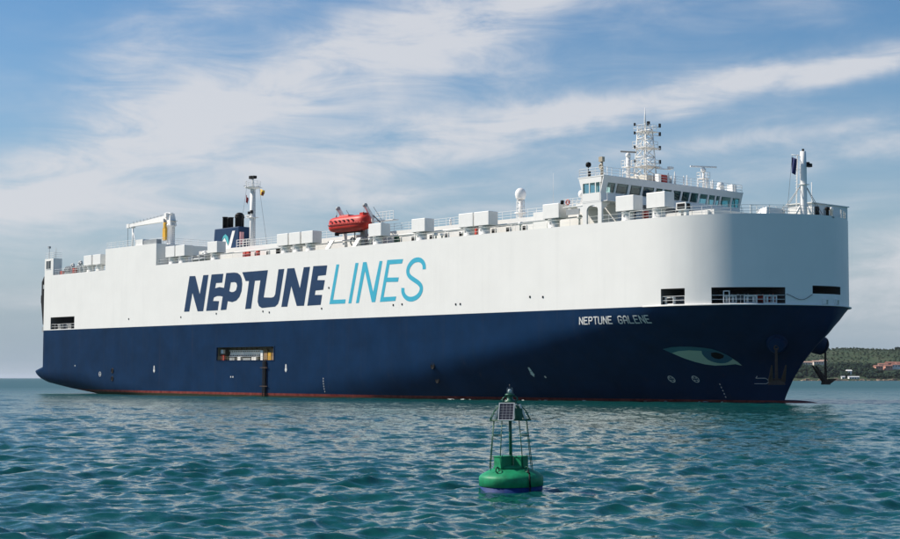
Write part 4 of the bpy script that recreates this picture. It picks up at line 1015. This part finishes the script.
# aft walls of the wings with windows, wheelhouse back
mb = MB()
for y0, y1 in ((YS + .14, -8.3), (8.3, YP - .14)):
    mb.box(-3.5, -3.38, y0, y1, ZB, W0); mb.box(-3.5, -3.38, y0, y1, W1, ZT - .02)
    for q in (y0, (y0 + y1) / 2, y1 - .2): mb.box(-3.5, -3.38, q, q + .2, W0, W1)
mb.box(-5.0, -3.5, -8.4, -8.26, ZB, ZT - .02); mb.box(-5.0, -3.5, 8.26, 8.4, ZB, ZT - .02); mb.box(-5.1, -5.0, -8.4, 8.4, ZB, ZT - .02)
mb.build('aft_wall', m_wht, bridge)
MB().box(-4.9, -.7, -8.2, 8.2, ZB + .02, ZB + .1).build('floor', m_dark, bridge)
MB().box(-3.3, -.7, YS + .2, -8.25, ZB + .02, ZB + .1).build('floor', m_dark, bridge); MB().box(-3.3, -.7, 8.25, YP - .2, ZB + .02, ZB + .1).build('floor', m_dark, bridge)
MB().box(-4.9, -4.8, -8.2, 8.2, ZB + .1, ZT - .1).build('lining', m_dark, bridge)
MB().box(-2.2, -1.2, -7.5, 7.5, ZB + .1, W0 + .1).build('console', m_dark, bridge)
rf = MB(); rf.box(-4.15, .16, YS - .05, YP + .05, ZT, ZT + .12); rf.box(-5.3, -4.15, -8.6, 8.6, ZT, ZT + .12)
roof = rf.build('roof', m_wht, bridge)
RT = ZT + .12
rail([(-4.0, YS + .05, RT), (-.02, YS + .05, RT), (-.02, YP - .05, RT), (-4.0, YP - .05, RT)], 1.0, 1.5, 3, .03).build('railing', m_wht, roof)
rail([(-4.0, YS + .05, RT), (-4.0, -8.6, RT), (-5.2, -8.5, RT)], 1.0, 1.5, 3, .03).build('railing', m_wht, roof)
# underside of the wing, arch support at the ship's side
MB().box(-3.5, -.42, YS, -9.4, ZB - .16, ZB - .002).build('wing_soffit', m_wht, bridge); MB().box(-3.5, -.42, 9.4, YP, ZB - .16, ZB - .002).build('wing_soffit', m_wht, bridge)
arch = [(-3.45, D - .1), (-2.78, D - .1), (-2.78, 23.3)] + [(-1.85 - .93 * math.cos(t), 23.3 + .62 * math.sin(t)) for t in [math.pi * k / 8 for k in range(9)]][1:-1] + [(-.92, 23.3), (-.92, D - .1), (-.32, D - .1), (-.32, ZB - .16), (-3.45, ZB - .16)]
MB().prism(arch, 'y', YS + .02, YS + .3).build('wing_support', m_wht, bridge)
MB().prism([(YS + .3, 23.2), (YS + 1.6, ZB - .16), (YS + .3, ZB - .16)], 'x', -.6, -.4).build('bracket', m_wht, bridge)
MB().prism([(-3.45, 23.0), (-3.45, ZB - .16), (-4.6, ZB - .16), (-4.6, 24.0)], 'y', YS + .05, YS + .25).build('bracket', m_wht, bridge)
# platform aft of the wing
mb = MB(); mb.box(-6.8, -3.5, YS, -9.4, 23.95, 24.05); rail([(-6.7, -9.6, 24.05), (-6.7, YS + .1, 24.05), (-3.6, YS + .1, 24.05)], 1.0, .8, 3, .03, mb); mb.build('wing_platform', m_wht, bridge)
MB().box(-6.2, -4.0, YS - .01, YS + .1, 23.0, 23.7).build('name_board', m_grey, bridge)
# front of the accommodation: doors and windows, railing before it
for y in (-8.2, -6.4, -3.0, -.6, 1.8, 4.2, 6.6):
    MB().box(-1.31, -1.26, y - .4, y + .4, 22.6, 23.6).build('window', m_pane, bridge)
for q in (-7.6, -5.2): MB().box(-1.32, -1.24, q - .06, q + .06, D - .05, 24.3).build('wall_stiffener', m_wht, bridge)
rail([(-.3, -13.1, D - .06), (-.3, 13.0, D - .06)], 1.05, 1.5, 3, .03).build('railing', m_wht, bridge)
rail([(.35, -13.1, ZB), (.35, 13.5, ZB)], .95, 1.5, 3, .03).build('railing', m_wht, bridge)
MB().box(-.42, .45, YS + .2, YP - .2, ZB - .1, ZB - .01).build('walkway', m_wht, bridge)
MB().box(-1.25, -.4, -9.4, YP - .3, ZB - .25, ZB - .11).build('walkway_beam', m_grey, bridge)
mb = MB(); mb.box(12.0, 12.4, -9, 10, D - .06, D + .9); mb.box(2, 13, -8.6, 9, D + .02, D + 1.0); mb.build('forward_hatch', m_wht, ship)
# roof gear
def vcyl(par, name, x, y, z0, z1, r, m=m_wht, r2=None): return MB().tube((x, y, z0), (x, y, z1), r, 8, r2).build(name, m, par)
mb = MB(); mb.tube((-3.2, -12.6, RT), (-3.2, -12.6, RT + 1.3), .05, 6); mb.lathe([(0, 0), (.3, .12), (.36, .36), (.3, .6), (0, .72)], (-3.2, -12.6, RT + 1.25), 12); mb.box(-3.0, -2.8, -12.9, -12.6, RT, RT + .8); mb.build('searchlight', m_black, roof)
mb = MB(); mb.tube((-.7, -12.9, RT), (-.7, -12.9, RT + 1.9), .16, 8); mb.box(-1.0, -.4, -13.15, -12.7, RT + 1.7, RT + 2.3); mb.torus((-.7, -13.05, RT + 1.1), (0, 1, 0), .28, .1, 10, 5); mb.build('signal_lamp', mat('tan_paint', (.42, .36, .27), .5), roof)
vcyl(roof, 'antenna', -2.6, -9.8, RT, RT + 1.6, .05); vcyl(roof, 'antenna', -3.4, -9.9, RT, RT + 2.3, .03, m_grey)
for k, (y, h_) in enumerate(((-.2, 1.5), (.8, 1.2), (1.8, 1.9), (2.9, 1.4), (3.9, 1.6), (6.4, 1.3), (7.6, 1.7), (8.8, 1.2), (9.5, 1.5), (12.8, 1.2))):
    mb = MB(); mb.tube((-.9 - .3 * (k % 3), y, RT), (-.9 - .3 * (k % 3), y, RT + h_), .09 if k % 2 else .15, 7, .05); mb.build('antenna', m_wht, roof)
mb = MB(); mb.box(-1.4, -.8, 10.2, 11.2, RT, RT + .5); mb.lathe([(.42, .5), (.5, .8), (.4, 1.15), (0, 1.3)], (-1.1, 10.7, RT), 12); mb.build('radome', m_wht, roof)
MB().box(-1.5, -.6, 12.6, 13.5, RT, RT + 1.05).build('locker', m_wht, roof)
MB().box(-.7, -.1, -2.25, -1.35, RT, RT + 1.05).build('locker', m_red, roof); MB().box(-.8, -.2, -2.9, -2.4, RT, RT + 1.1).build('locker', m_wht, roof); MB().box(-.8, -.2, -1.2, -.8, RT, RT + 1.1).build('locker', m_wht, roof)
def radar(x, y, z, s, name, m, ang, pole):
    mb = MB(); mb.tube((x, y, RT), (x, y, z - .6), pole, 8); mb.box(x - .6, x + .6, y - .6, y + .6, RT + (z - RT) * .48, RT + (z - RT) * .48 + .08)
    for k in range(4):
        a = math.pi / 4 + k * math.pi / 2; mb.tube((x + .55 * math.cos(a) * 1.4, y + .55 * math.sin(a) * 1.4, RT), (x + .6 * math.cos(a), y + .6 * math.sin(a), RT + (z - RT) * .48), .05, 5)
        mb.tube((x + .55 * math.cos(a) * 1.4, y + .55 * math.sin(a) * 1.4, RT + 1.0), (x + .55 * math.cos(a + math.pi / 2) * 1.4, y + .55 * math.sin(a + math.pi / 2) * 1.4, RT + 1.0), .03, 4)
    rail([(x - .6, y - .6, RT + (z - RT) * .5), (x + .6, y - .6, RT + (z - RT) * .5), (x + .6, y + .6, RT + (z - RT) * .5), (x - .6, y + .6, RT + (z - RT) * .5), (x - .6, y - .6, RT + (z - RT) * .5)], .8, .6, 2, .025, mb)
    mast = mb.build('radar_mast', m_wht, bridge)
    MB().lathe([(.3, -.6), (.34, -.2), (.2, -.08), (.1, .0)], (x, y, z), 10).build('gearbox', m_wht, mast)
    o = MB().box(-s, s, -.09, .09, 0, .2).build(name, m, mast, (x, y, z)); o.rotation_euler = (0, R(8) if m is not m_wht else 0, ang)
radar(-2.0, -6.6, 31.05, 1.15, 'radar_scanner', m_wire, R(5), .28)
radar(-1.3, 7.4, 30.4, 1.85, 'radar_scanner', m_wht, R(62), .16)
# lattice mast
lx0, ly0 = -3.0, -2.2
mb = MB()
cor = [(-1, -1), (1, -1), (1, 1), (-1, 1)]
hw = lambda z: 1.05 - .45 * min(1, (z - RT) / 8.0)
ZL = [RT, 28.6, 29.8, 31.0, 32.2, 33.4, 34.6]
for a, b in cor: mb.tube((lx0 + a * hw(RT), ly0 + b * hw(RT), RT - .05), (lx0 + a * hw(34.6), ly0 + b * hw(34.6), 34.6), .085, 6)
for i in range(len(ZL) - 1):
    for k in range(4):
        a, b = cor[k], cor[(k + 1) % 4]; h0, h1 = hw(ZL[i]), hw(ZL[i + 1])
        mb.tube((lx0 + a[0] * h0, ly0 + a[1] * h0, ZL[i]), (lx0 + b[0] * h1, ly0 + b[1] * h1, ZL[i + 1]), .06, 5)
        mb.tube((lx0 + a[0] * h1, ly0 + a[1] * h1, ZL[i + 1]), (lx0 + b[0] * h1, ly0 + b[1] * h1, ZL[i + 1]), .06, 5)
lm = mb.build('lattice_mast', m_wht, bridge)
MB().lathe([(.14, 34.5), (.10, 36.0), (.03, 37.4)], (lx0, ly0, 0), 8).build('pole', m_wht, lm)
for z in (29.8, 32.2, 34.3):
    mb = MB(); h0 = hw(z) + .35; mb.box(lx0 - h0, lx0 + h0, ly0 - h0, ly0 + h0 + .6, z - .06, z); rail([(lx0 - h0, ly0 - h0, z), (lx0 + h0, ly0 - h0, z), (lx0 + h0, ly0 + h0, z), (lx0 - h0, ly0 + h0, z), (lx0 - h0, ly0 - h0, z)], .8, .8, 2, .025, mb); mb.build('platform', m_wht, lm)
for z in (30.3, 32.1, 33.9, 35.0):
    mb = MB(); mb.tube((lx0 - .2, ly0 - 1.7, z), (lx0 + .6, ly0 + 2.2, z), .05, 5); mb.build('yard', m_wht, lm)
    mb = MB(); mb.box(lx0 + .5, lx0 + .7, ly0 + 2.05, ly0 + 2.3, z, z + .5); mb.build('navigation_light', m_black, lm)
    mb = MB(); mb.box(lx0 - .32, lx0 - .14, ly0 - 1.82, ly0 - 1.64, z - .1, z + .25); mb.build('navigation_light', m_black, lm)
mb = MB(); mb.box(lx0 + .2, lx0 + .5, ly0 + .1, ly0 + .4, 35.1, 35.6); mb.build('navigation_light', m_black, lm)
mb = MB(); mb.tube((lx0 + .8, ly0 + 1.0, 29.6), (lx0 + 1.4, ly0 + 3.3, 29.6), .07, 5); mb.box(lx0 + 1.2, lx0 + 1.6, ly0 + 2.9, ly0 + 3.7, 29.65, 29.95); mb.tube((lx0 - .3, ly0 - 1, 28.8), (lx0 - .6, ly0 - 3.2, 28.9), .12, 6); mb.build('scanner_arm', m_wht, lm)
MB().box(lx0 - 2.2, lx0 + 1.6, ly0 - 1.6, ly0 + 3.4, RT, RT + 1.0).build('mast_house', mat('buff_paint', (.55, .52, .45), .6, var=.1), bridge)
# --- foremast and the small house at the bow
fx, fy = 19.6, -.2
fm = MB().lathe([(.55, D - .05), (.42, D + .3), (.40, 27.5), (.34, 29.55), (0, 29.6)], (fx, fy, 0), 14).build('foremast', m_wht, ship)
mb = MB(); 
for a in (0, 2.1, 4.2): mb.tube((fx + 1.3 * math.cos(a), fy + 1.3 * math.sin(a), D - .05), (fx, fy, D + 2.2), .12, 6)
mb.build('brace', m_wht, fm)
MB().tube((fx, fy, 29.5), (fx, fy, 29.85), .14, 8).build('mast_light', m_black, fm); mb = MB(); mb.box(fx + .25, fx + .75, fy + .2, fy + .75, 27.7, 28.1); mb.box(fx + .1, fx + .5, fy + .3, fy + .6, 28.0, 28.3); mb.build('mast_light', m_black, fm)
MB().box(fx + .1, fx + .35, fy + .3, fy + .5, 27.75, 28.2).build('signal_horn', m_red, fm)
mb = MB(); mb.tube((fx, fy, 29.05), (fx - .9, fy - 1.0, 29.15), .05, 5); mb.tube((fx, fy, 27.4), (fx - .7, fy - .7, 27.4), .04, 5); mb.box(fx - .5, fx + .5, fy - .5, fy + .5, 25.6, 25.68); mb.build('yard', m_wht, fm)
mb = MB()
for s in (-.22, .22): mb.tube((fx - .75 + s * .7, fy - .45 - s * .7, D), (fx - .55 + s * .7, fy - .35 - s * .7, 29.2), .035, 4)
for k in range(20): mb.tube((fx - .75 - .155, fy - .45 + .155, D + .4 + k * .36), (fx - .75 + .155, fy - .45 - .155, D + .4 + k * .36), .03, 4)
mb.build('ladder', m_wht, fm)
mb = MB()
for dx_, dy_ in ((-2.4, -2.0), (-1.4, -2.6), (.8, 2.6), (1.6, 1.9)): mb.tube((fx, fy, 26.0), (fx + dx_, fy + dy_, D), .03, 4)
mb.tube((fx - .85, fy - .95, 29.1), (fx - 1.5, fy - 1.3, D), .02, 4); mb.build('stay', m_wire, fm)
fh = MB().box(15.4, 18.8, 2.6, 10.0, D - .05, 23.75).build('bow_house', m_wht, ship)
mb = MB(); mb.box(18.8, 18.86, 3.2, 4.0, D, 23.4); mb.build('door', m_black, fh); MB().box(18.8, 18.86, 5.0, 5.7, D, 23.2).build('door', m_grey, fh)
MB().tube((17, 5.2, 23.7), (17, 5.2, 26.6), .05, 5).build('antenna', m_wht, fh)
MB().box(15.2, 18.95, 2.4, 10.2, 23.75, 23.85).build('roof', m_wht, fh)
mb = MB(); mb.hexa([(16.5, -5.6, D - .05), (18.2, -5.6, D - .05), (18.2, -1.6, D - .05), (16.5, -1.6, D - .05), (16.8, -5.2, 22.55), (18.0, -5.2, 22.75), (18.0, -1.8, 22.75), (16.8, -1.8, 22.55)]); mb.build('breakwater', m_wht, ship)
rail([(16.4, -6.2, D - .05), (18.4, -1.4, D - .05)], 1.4, .9, 3, .04).build('railing', m_wht, ship)
for y in (3.4, 4.2): MB().lathe([(.18, 0), (.18, 1.2), (.3, 1.25), (.3, 1.55), (0, 1.65)], (20.4, y, D - .05), 10).build('air_pipe_head', m_black if y < 4 else m_wht, ship)
# --- hawse bolsters
for s in (-1, 1):
    mb = MB(); c0 = Vector((18.0, s * 2.9, 7.3)); c1 = Vector((18.7, s * 4.55, 6.75))
    mb.tube(c0 + Vector((-1.0, -s * .8, .6)), c1, 1.55, 14, 1.1); mb.tube(c1, c1 + Vector((.12, s * .3, -.12)), 1.1, 14, .8)
    mb.build('hawse_bolster', m_navy, ship)
    a = aboard('anchor', 'dark stockless anchor hanging clear of the stem on the far side of the bow' if s > 0 else 'rust-brown stockless anchor hanging close against the near side of the bow', 'anchor', (18.85, s * 4.85, 2.3), 'anchors at the bow', rotz=R(-42 if s > 0 else 48))
    mb = MB(); mb.hexa([(-.16, -.13, .3), (.16, -.13, .3), (.16, .13, .3), (-.16, .13, .3), (-.12, -.1, 4.1), (.12, -.1, 4.1), (.12, .1, 4.1), (-.12, .1, 4.1)]); mb.torus((0, 0, 4.15), (0, 1, 0), .24, .07, 12, 6); mb.build('shank', m_rust, a)
    mb = MB(); mb.hexa([(-.95, -.35, -.1), (.95, -.35, -.1), (.95, .35, -.1), (-.95, .35, -.1), (-.75, -.28, .42), (.75, -.28, .42), (.75, .28, .42), (-.75, .28, .42)]); mb.prism([(.3, -.08), (1.25, .62), (.28, .55)], 'x', -.7, .7); mb.build('crown', m_rust, a)
    for q in (-.72, .72):
        mb = MB(); mb.hexa([(q - .24, -.25, .2), (q + .24, -.25, .2), (q + .24, .2, .25), (q - .24, .2, .25), (q * 1.12 - .06, -1.45 , 2.1), (q * 1.12 + .06, -1.45, 2.1), (q * 1.12 + .06, -1.3, 2.18), (q * 1.12 - .06, -1.3, 2.18)]); mb.build('fluke', m_rust, a)
# --- flags, lifebuoys, pilot ladder
def flag(name, label, loc, w, h_, m, rotz, drop=.35, group=None, patch=None):
    f = aboard(name, label, 'flag', loc, group, rotz)
    def cloth(u0, u1, v0, v1, off):
        vs, fs = [], []; nu, nv = 8, 8
        for sd_ in (0, 1):
            for j in range(nv + 1):
                for i in range(nu + 1):
                    u = u0 + (u1 - u0) * i / nu; v = v0 + (v1 - v0) * j / nv
                    vs.append((u * w * (1 - .25 * v), .12 * math.sin(u * 7 + v * 3) * (.3 + u) + (off if sd_ else -off), -v * h_ - drop * u * h_ ))
        n1 = (nu + 1) * (nv + 1)
        for j in range(nv):
            for i in range(nu):
                a = j * (nu + 1) + i; q = (a, a + 1, a + nu + 2, a + nu + 1); fs += [q, tuple(n1 + k for k in reversed(q))]
        for i in range(nu): fs += [(i, i + 1, n1 + i + 1, n1 + i), (nv * (nu + 1) + i, nv * (nu + 1) + i + 1, n1 + nv * (nu + 1) + i + 1, n1 + nv * (nu + 1) + i)]
        for j in range(nv): fs += [(j * (nu + 1), (j + 1) * (nu + 1), n1 + (j + 1) * (nu + 1), n1 + j * (nu + 1)), (j * (nu + 1) + nu, (j + 1) * (nu + 1) + nu, n1 + (j + 1) * (nu + 1) + nu, n1 + j * (nu + 1) + nu)]
        return MB().add(vs, fs, True)
    cloth(0, 1, 0, 1, .008).build('cloth', m, f)
    if patch: cloth(.45, 1, .35, .95, .016).build('cloth_patch', patch, f)
    return f
FG = 'flags flying from the ship'
flag('flag', 'dark navy flag hanging limp beside the bow mast', (fx - .92, fy - 1.0, 28.9), .62, 1.9, m_fblue, R(20), .15, FG)
flag('flag', 'small dark red flag left of the aft mast top', (ax - 1.95, ay, 32.9), .55, 1.1, m_fred, R(0), .5, FG)
flag('flag', 'small yellow and red flag right of the aft mast top', (ax + 2.15, ay, 33.5), 1.15, .95, m_fyel, R(0), .35, FG, m_fred)
def lifebuoy(label, loc, rotz=0.0):
    l = aboard('lifebuoy', label, 'lifebuoy', loc, None, rotz)
    MB().torus((0, 0, 0), (0, 1, 0), .28, .08, 18, 8).build('ring', m_red, l)
    mb = MB()
    for k in range(4):
        a = math.pi / 4 + k * math.pi / 2; mb.tube((.24 * math.cos(a), 0, .24 * math.sin(a)), (.33 * math.cos(a), 0, .33 * math.sin(a)), .09, 8)
    mb.build('band', m_wht, l)
lifebuoy('small orange lifebuoy on the platform rail behind the near bridge wing', (-5.9, YS - .05, 24.6))
MB().lathe([(0, 0), (.22, .05), (.22, .5), (0, .55)], (-6.9, YS, 24.4), 10).build('signal_light', m_black, bridge)
pl_ = aboard('pilot_ladder', 'dark rope ladder hanging from the open side door to the water', 'ladder', (-70.25, -13.72, 0))
for s in (-.30, .30): MB().tube((s, 0, -.2), (s, .12, 5.5), .07, 6).build('rope', m_black, pl_)
stp = MB().box(-.42, .42, -.1, .1, -.06, .06).mesh('step', m_black)
for k in range(24): place('step', stp, pl_, (0, .02, .12 + k * .22))
spr = MB().box(-.95, .95, -.07, .07, -.05, .05).mesh('spreader', m_rust)
for z in (1.35, 4.2): place('spreader', spr, pl_, (0, -.02, z))
# ------------------------------------------------------------------ the green buoy in the foreground
bu = empty('navigation_buoy', (1.58, 39.9, -0.02), (R(1.0), R(-.8), R(0)))
tag(bu, 'green navigation buoy with cage, solar panel and lantern floating in the foreground', 'buoy')
fl = MB().lathe([(.60, -.55), (.80, -.40), (.815, .16)], n=48).build('blue_band', m_bblue, bu)
MB().lathe([(.815, .162), (.83, .17), (.83, .38), (.81, .42), (.74, .47), (.52, .585), (.42, .615), (0, .615)], n=48).build('float', m_green, bu)
mb = MB(); mb.lathe([(.45, .60), (.45, .66), (.40, .68), (0, .68)], n=32); mb.build('top_flange', m_green, bu)
for bx_, by_, sx_, sy_, h_, rz_ in ((-.21, -.20, .36, .30, .27, 38), (.25, -.16, .30, .26, .26, 50), (-.12, .24, .32, .28, .22, 20)):
    o = MB().box(-sx_ / 2, sx_ / 2, -sy_ / 2, sy_ / 2, .62, .64 + h_).build('battery_box', m_green, bu, (bx_, by_, 0)); o.rotation_euler = (0, 0, R(rz_)); bevel(o, .015)
    MB().box(-sx_ / 2 - .015, sx_ / 2 + .015, -sy_ / 2 - .015, sy_ / 2 + .015, .64 + h_, .665 + h_).build('box_lid', m_green, o)
    for q in (-sx_ / 2 + .05, sx_ / 2 - .05): MB().tube((q, -sy_ / 2 + .02, .66 + h_), (q, -sy_ / 2 + .02, .69 + h_), .012, 6).build('bolt', m_wire, o)
MB().tube((0, 0, .6), (0, 0, 2.32), .042, 12).build('centre_post', m_gdark, bu)
for a, b in ((-1, -1), (1, -1), (1, 1), (-1, 1)):
    MB().tube((a * .54 + b * a * 0, b * .40, .58), (a * .42, b * .26, 1.84), .011, 7).build('cage_leg', m_gdark, bu)
ya = MB()
for z, wx, wy in ((1.84, .52, .26), (1.45, .455, .305)):
    for b in (-1, 1): ya.tube((-wx, b * wy, z), (wx if z > 1.5 else -wx + .22, b * wy, z), .013, 6)
    if z < 1.5:
        for b in (-1, 1): ya.tube((wx, b * wy, z), (wx - .22, b * wy, z), .013, 6)
    for a in (-1, 1): ya.tube((a * wx, -wy, z), (a * wx, wy, z), .013, 6)
for a in (-1, 1):
    ya.tube((a * .30, -.36, .62), (a * .22, -.24, 1.84), .013, 6)
ya.build('cage_hoop', m_gdark, bu)
mb = MB()
for a in (-1, 1):
    for b in (-1, 1): mb.path([(a * .52, b * .26, 1.84), (a * .40, b * .18, 2.08), (a * .25, b * .12, 2.24), (a * .04, 0, 2.30)], .013, 6)
mb.build('guard_frame', m_gdark, bu)
m_cell = mat('solar_cells', (.045, .042, .055), .25, var=.15, vscale=6, spec=.4); m_alu = mat('aluminium_frame', (.62, .61, .58), .4, metal=.3)
def panel(c, yaw_, tilt, w, h_, back):
    p = bpy.data.objects.new('solar_panel', MB().box(-w / 2, w / 2, -.018, .0, -h_ / 2, h_ / 2).mesh('solar_panel', m_cell)); COL.objects.link(p); p.parent = bu; p.location = c; p.rotation_euler = (tilt, 0, yaw_)
    mb = MB(); t = .022
    mb.box(-w / 2 - t, w / 2 + t, -.03, .02, h_ / 2, h_ / 2 + t).box(-w / 2 - t, w / 2 + t, -.03, .02, -h_ / 2 - t, -h_ / 2).box(-w / 2 - t, -w / 2, -.03, .02, -h_ / 2, h_ / 2).box(w / 2, w / 2 + t, -.03, .02, -h_ / 2, h_ / 2).build('frame', m_alu, p)
    MB().box(-w / 2, w / 2, .001, .012, -h_ / 2, h_ / 2).build('backing', back, p)
    mb = MB()
    for k in range(1, 4): mb.box(-w / 2 + k * w / 4 - .002, -w / 2 + k * w / 4 + .002, -.021, -.0185, -h_ / 2, h_ / 2)
    for k in range(1, 6): mb.box(-w / 2, w / 2, -.0205, -.0188, -h_ / 2 + k * h_ / 6 - .002, -h_ / 2 + k * h_ / 6 + .002)
    mb.build('cell_grid', m_alu, p)
panel((-.10, -.27, 2.06), R(-16), R(-20), .37, .43, m_gdark)
panel((.27, .0, 2.05), R(105), R(-22), .34, .36, m_gdark)
panel((-.27, .14, 2.05), R(-105), R(-22), .34, .36, m_gdark)
MB().box(.12, .31, -.2, -.08, 1.86, 2.14).build('control_box', m_gdark, bu)
mb = MB(); mb.lathe([(.05, 2.28), (.16, 2.30), (.16, 2.33), (.09, 2.36), (.07, 2.46), (.12, 2.48), (.12, 2.51), (.06, 2.52)], n=20)
mb.path([(-.17, -.05, 2.30), (-.20, -.05, 2.38), (-.1, 0, 2.46)], .02, 6); mb.path([(.16, -.05, 2.30), (.20, -.05, 2.40), (.08, 0, 2.50)], .02, 6); mb.build('lantern_bracket', m_gdark, bu)
lt = MB().lathe([(.075, 2.52), (.078, 2.64), (.06, 2.67), (0, 2.68)], n=20).build('lantern', m_lens, bu)
MB().lathe([(.045, 2.53), (.05, 2.60), (.03, 2.63), (0, 2.635)], n=14).build('lamp_core', mat('pale_lamp_core', (.62, .66, .66), .4), lt)
MB().tube((0, 0, 2.67), (0, 0, 2.76), .006, 5).build('bird_spike', m_wire, lt)
for a in (.9, 2.2, -2.2, -.9): MB().torus((.62 * math.cos(a), .62 * math.sin(a), .60), (math.sin(a), -math.cos(a), 0), .07, .017, 12, 6).build('lifting_eye', m_gdark, bu)
mb = MB(); mb.path([(.40, -.64, .60), (.44, -.74, .50), (.45, -.76, .18), (.44, -.77, -.1)], .022, 6); mb.build('mooring_chain', m_black, bu)

# ------------------------------------------------------------------ the air
hz = MB().box(-42000, 42000, -42000, 42000, -6.5, 75).build('haze', None)
mh_ = bpy.data.materials.new('sea_air'); mh_.use_nodes = True; t_ = mh_.node_tree; t_.nodes.clear()
o_ = t_.nodes.new('ShaderNodeOutputMaterial'); v_ = t_.nodes.new('ShaderNodeVolumePrincipled'); v_.inputs['Color'].default_value = (.80, .88, 1.0, 1); v_.inputs['Density'].default_value = .00003; v_.inputs['Anisotropy'].default_value = .2
t_.links.new(v_.outputs[0], o_.inputs['Volume']); hz.data.materials.append(mh_); tag(hz, 'thin blue sea haze in the air', 'haze', kind='stuff')

# ------------------------------------------------------------------ foam along the waterline
rng = random.Random(17); mb = MB()
for k in range(18):
    x = rng.uniform(-45, 12); d = abs(rng.gauss(0, .9)) + .15
    p = SHIP_M @ Vector((x, -(half(x, .2) if x > -132 else 12.5) - d, 0)); s = rng.uniform(.08, .22); n = 9
    vs = [(p.x, p.y, .10)] + [(p.x + s * 1.8 * math.cos(6.283 * i / n) * rng.uniform(.5, 1.2), p.y + s * math.sin(6.283 * i / n) * rng.uniform(.5, 1.2), rng.uniform(-.02, .08)) for i in range(n)]
    mb.add(vs, [(0, i + 1, (i + 1) % n + 1) for i in range(n)], True)
m_foam = mat('sea_foam', (.62, .68, .68), .8, var=.2, vscale=3)
tag(mb.build('foam', m_foam), 'flecks of white foam along the waterline of the ship', 'foam', kind='stuff')
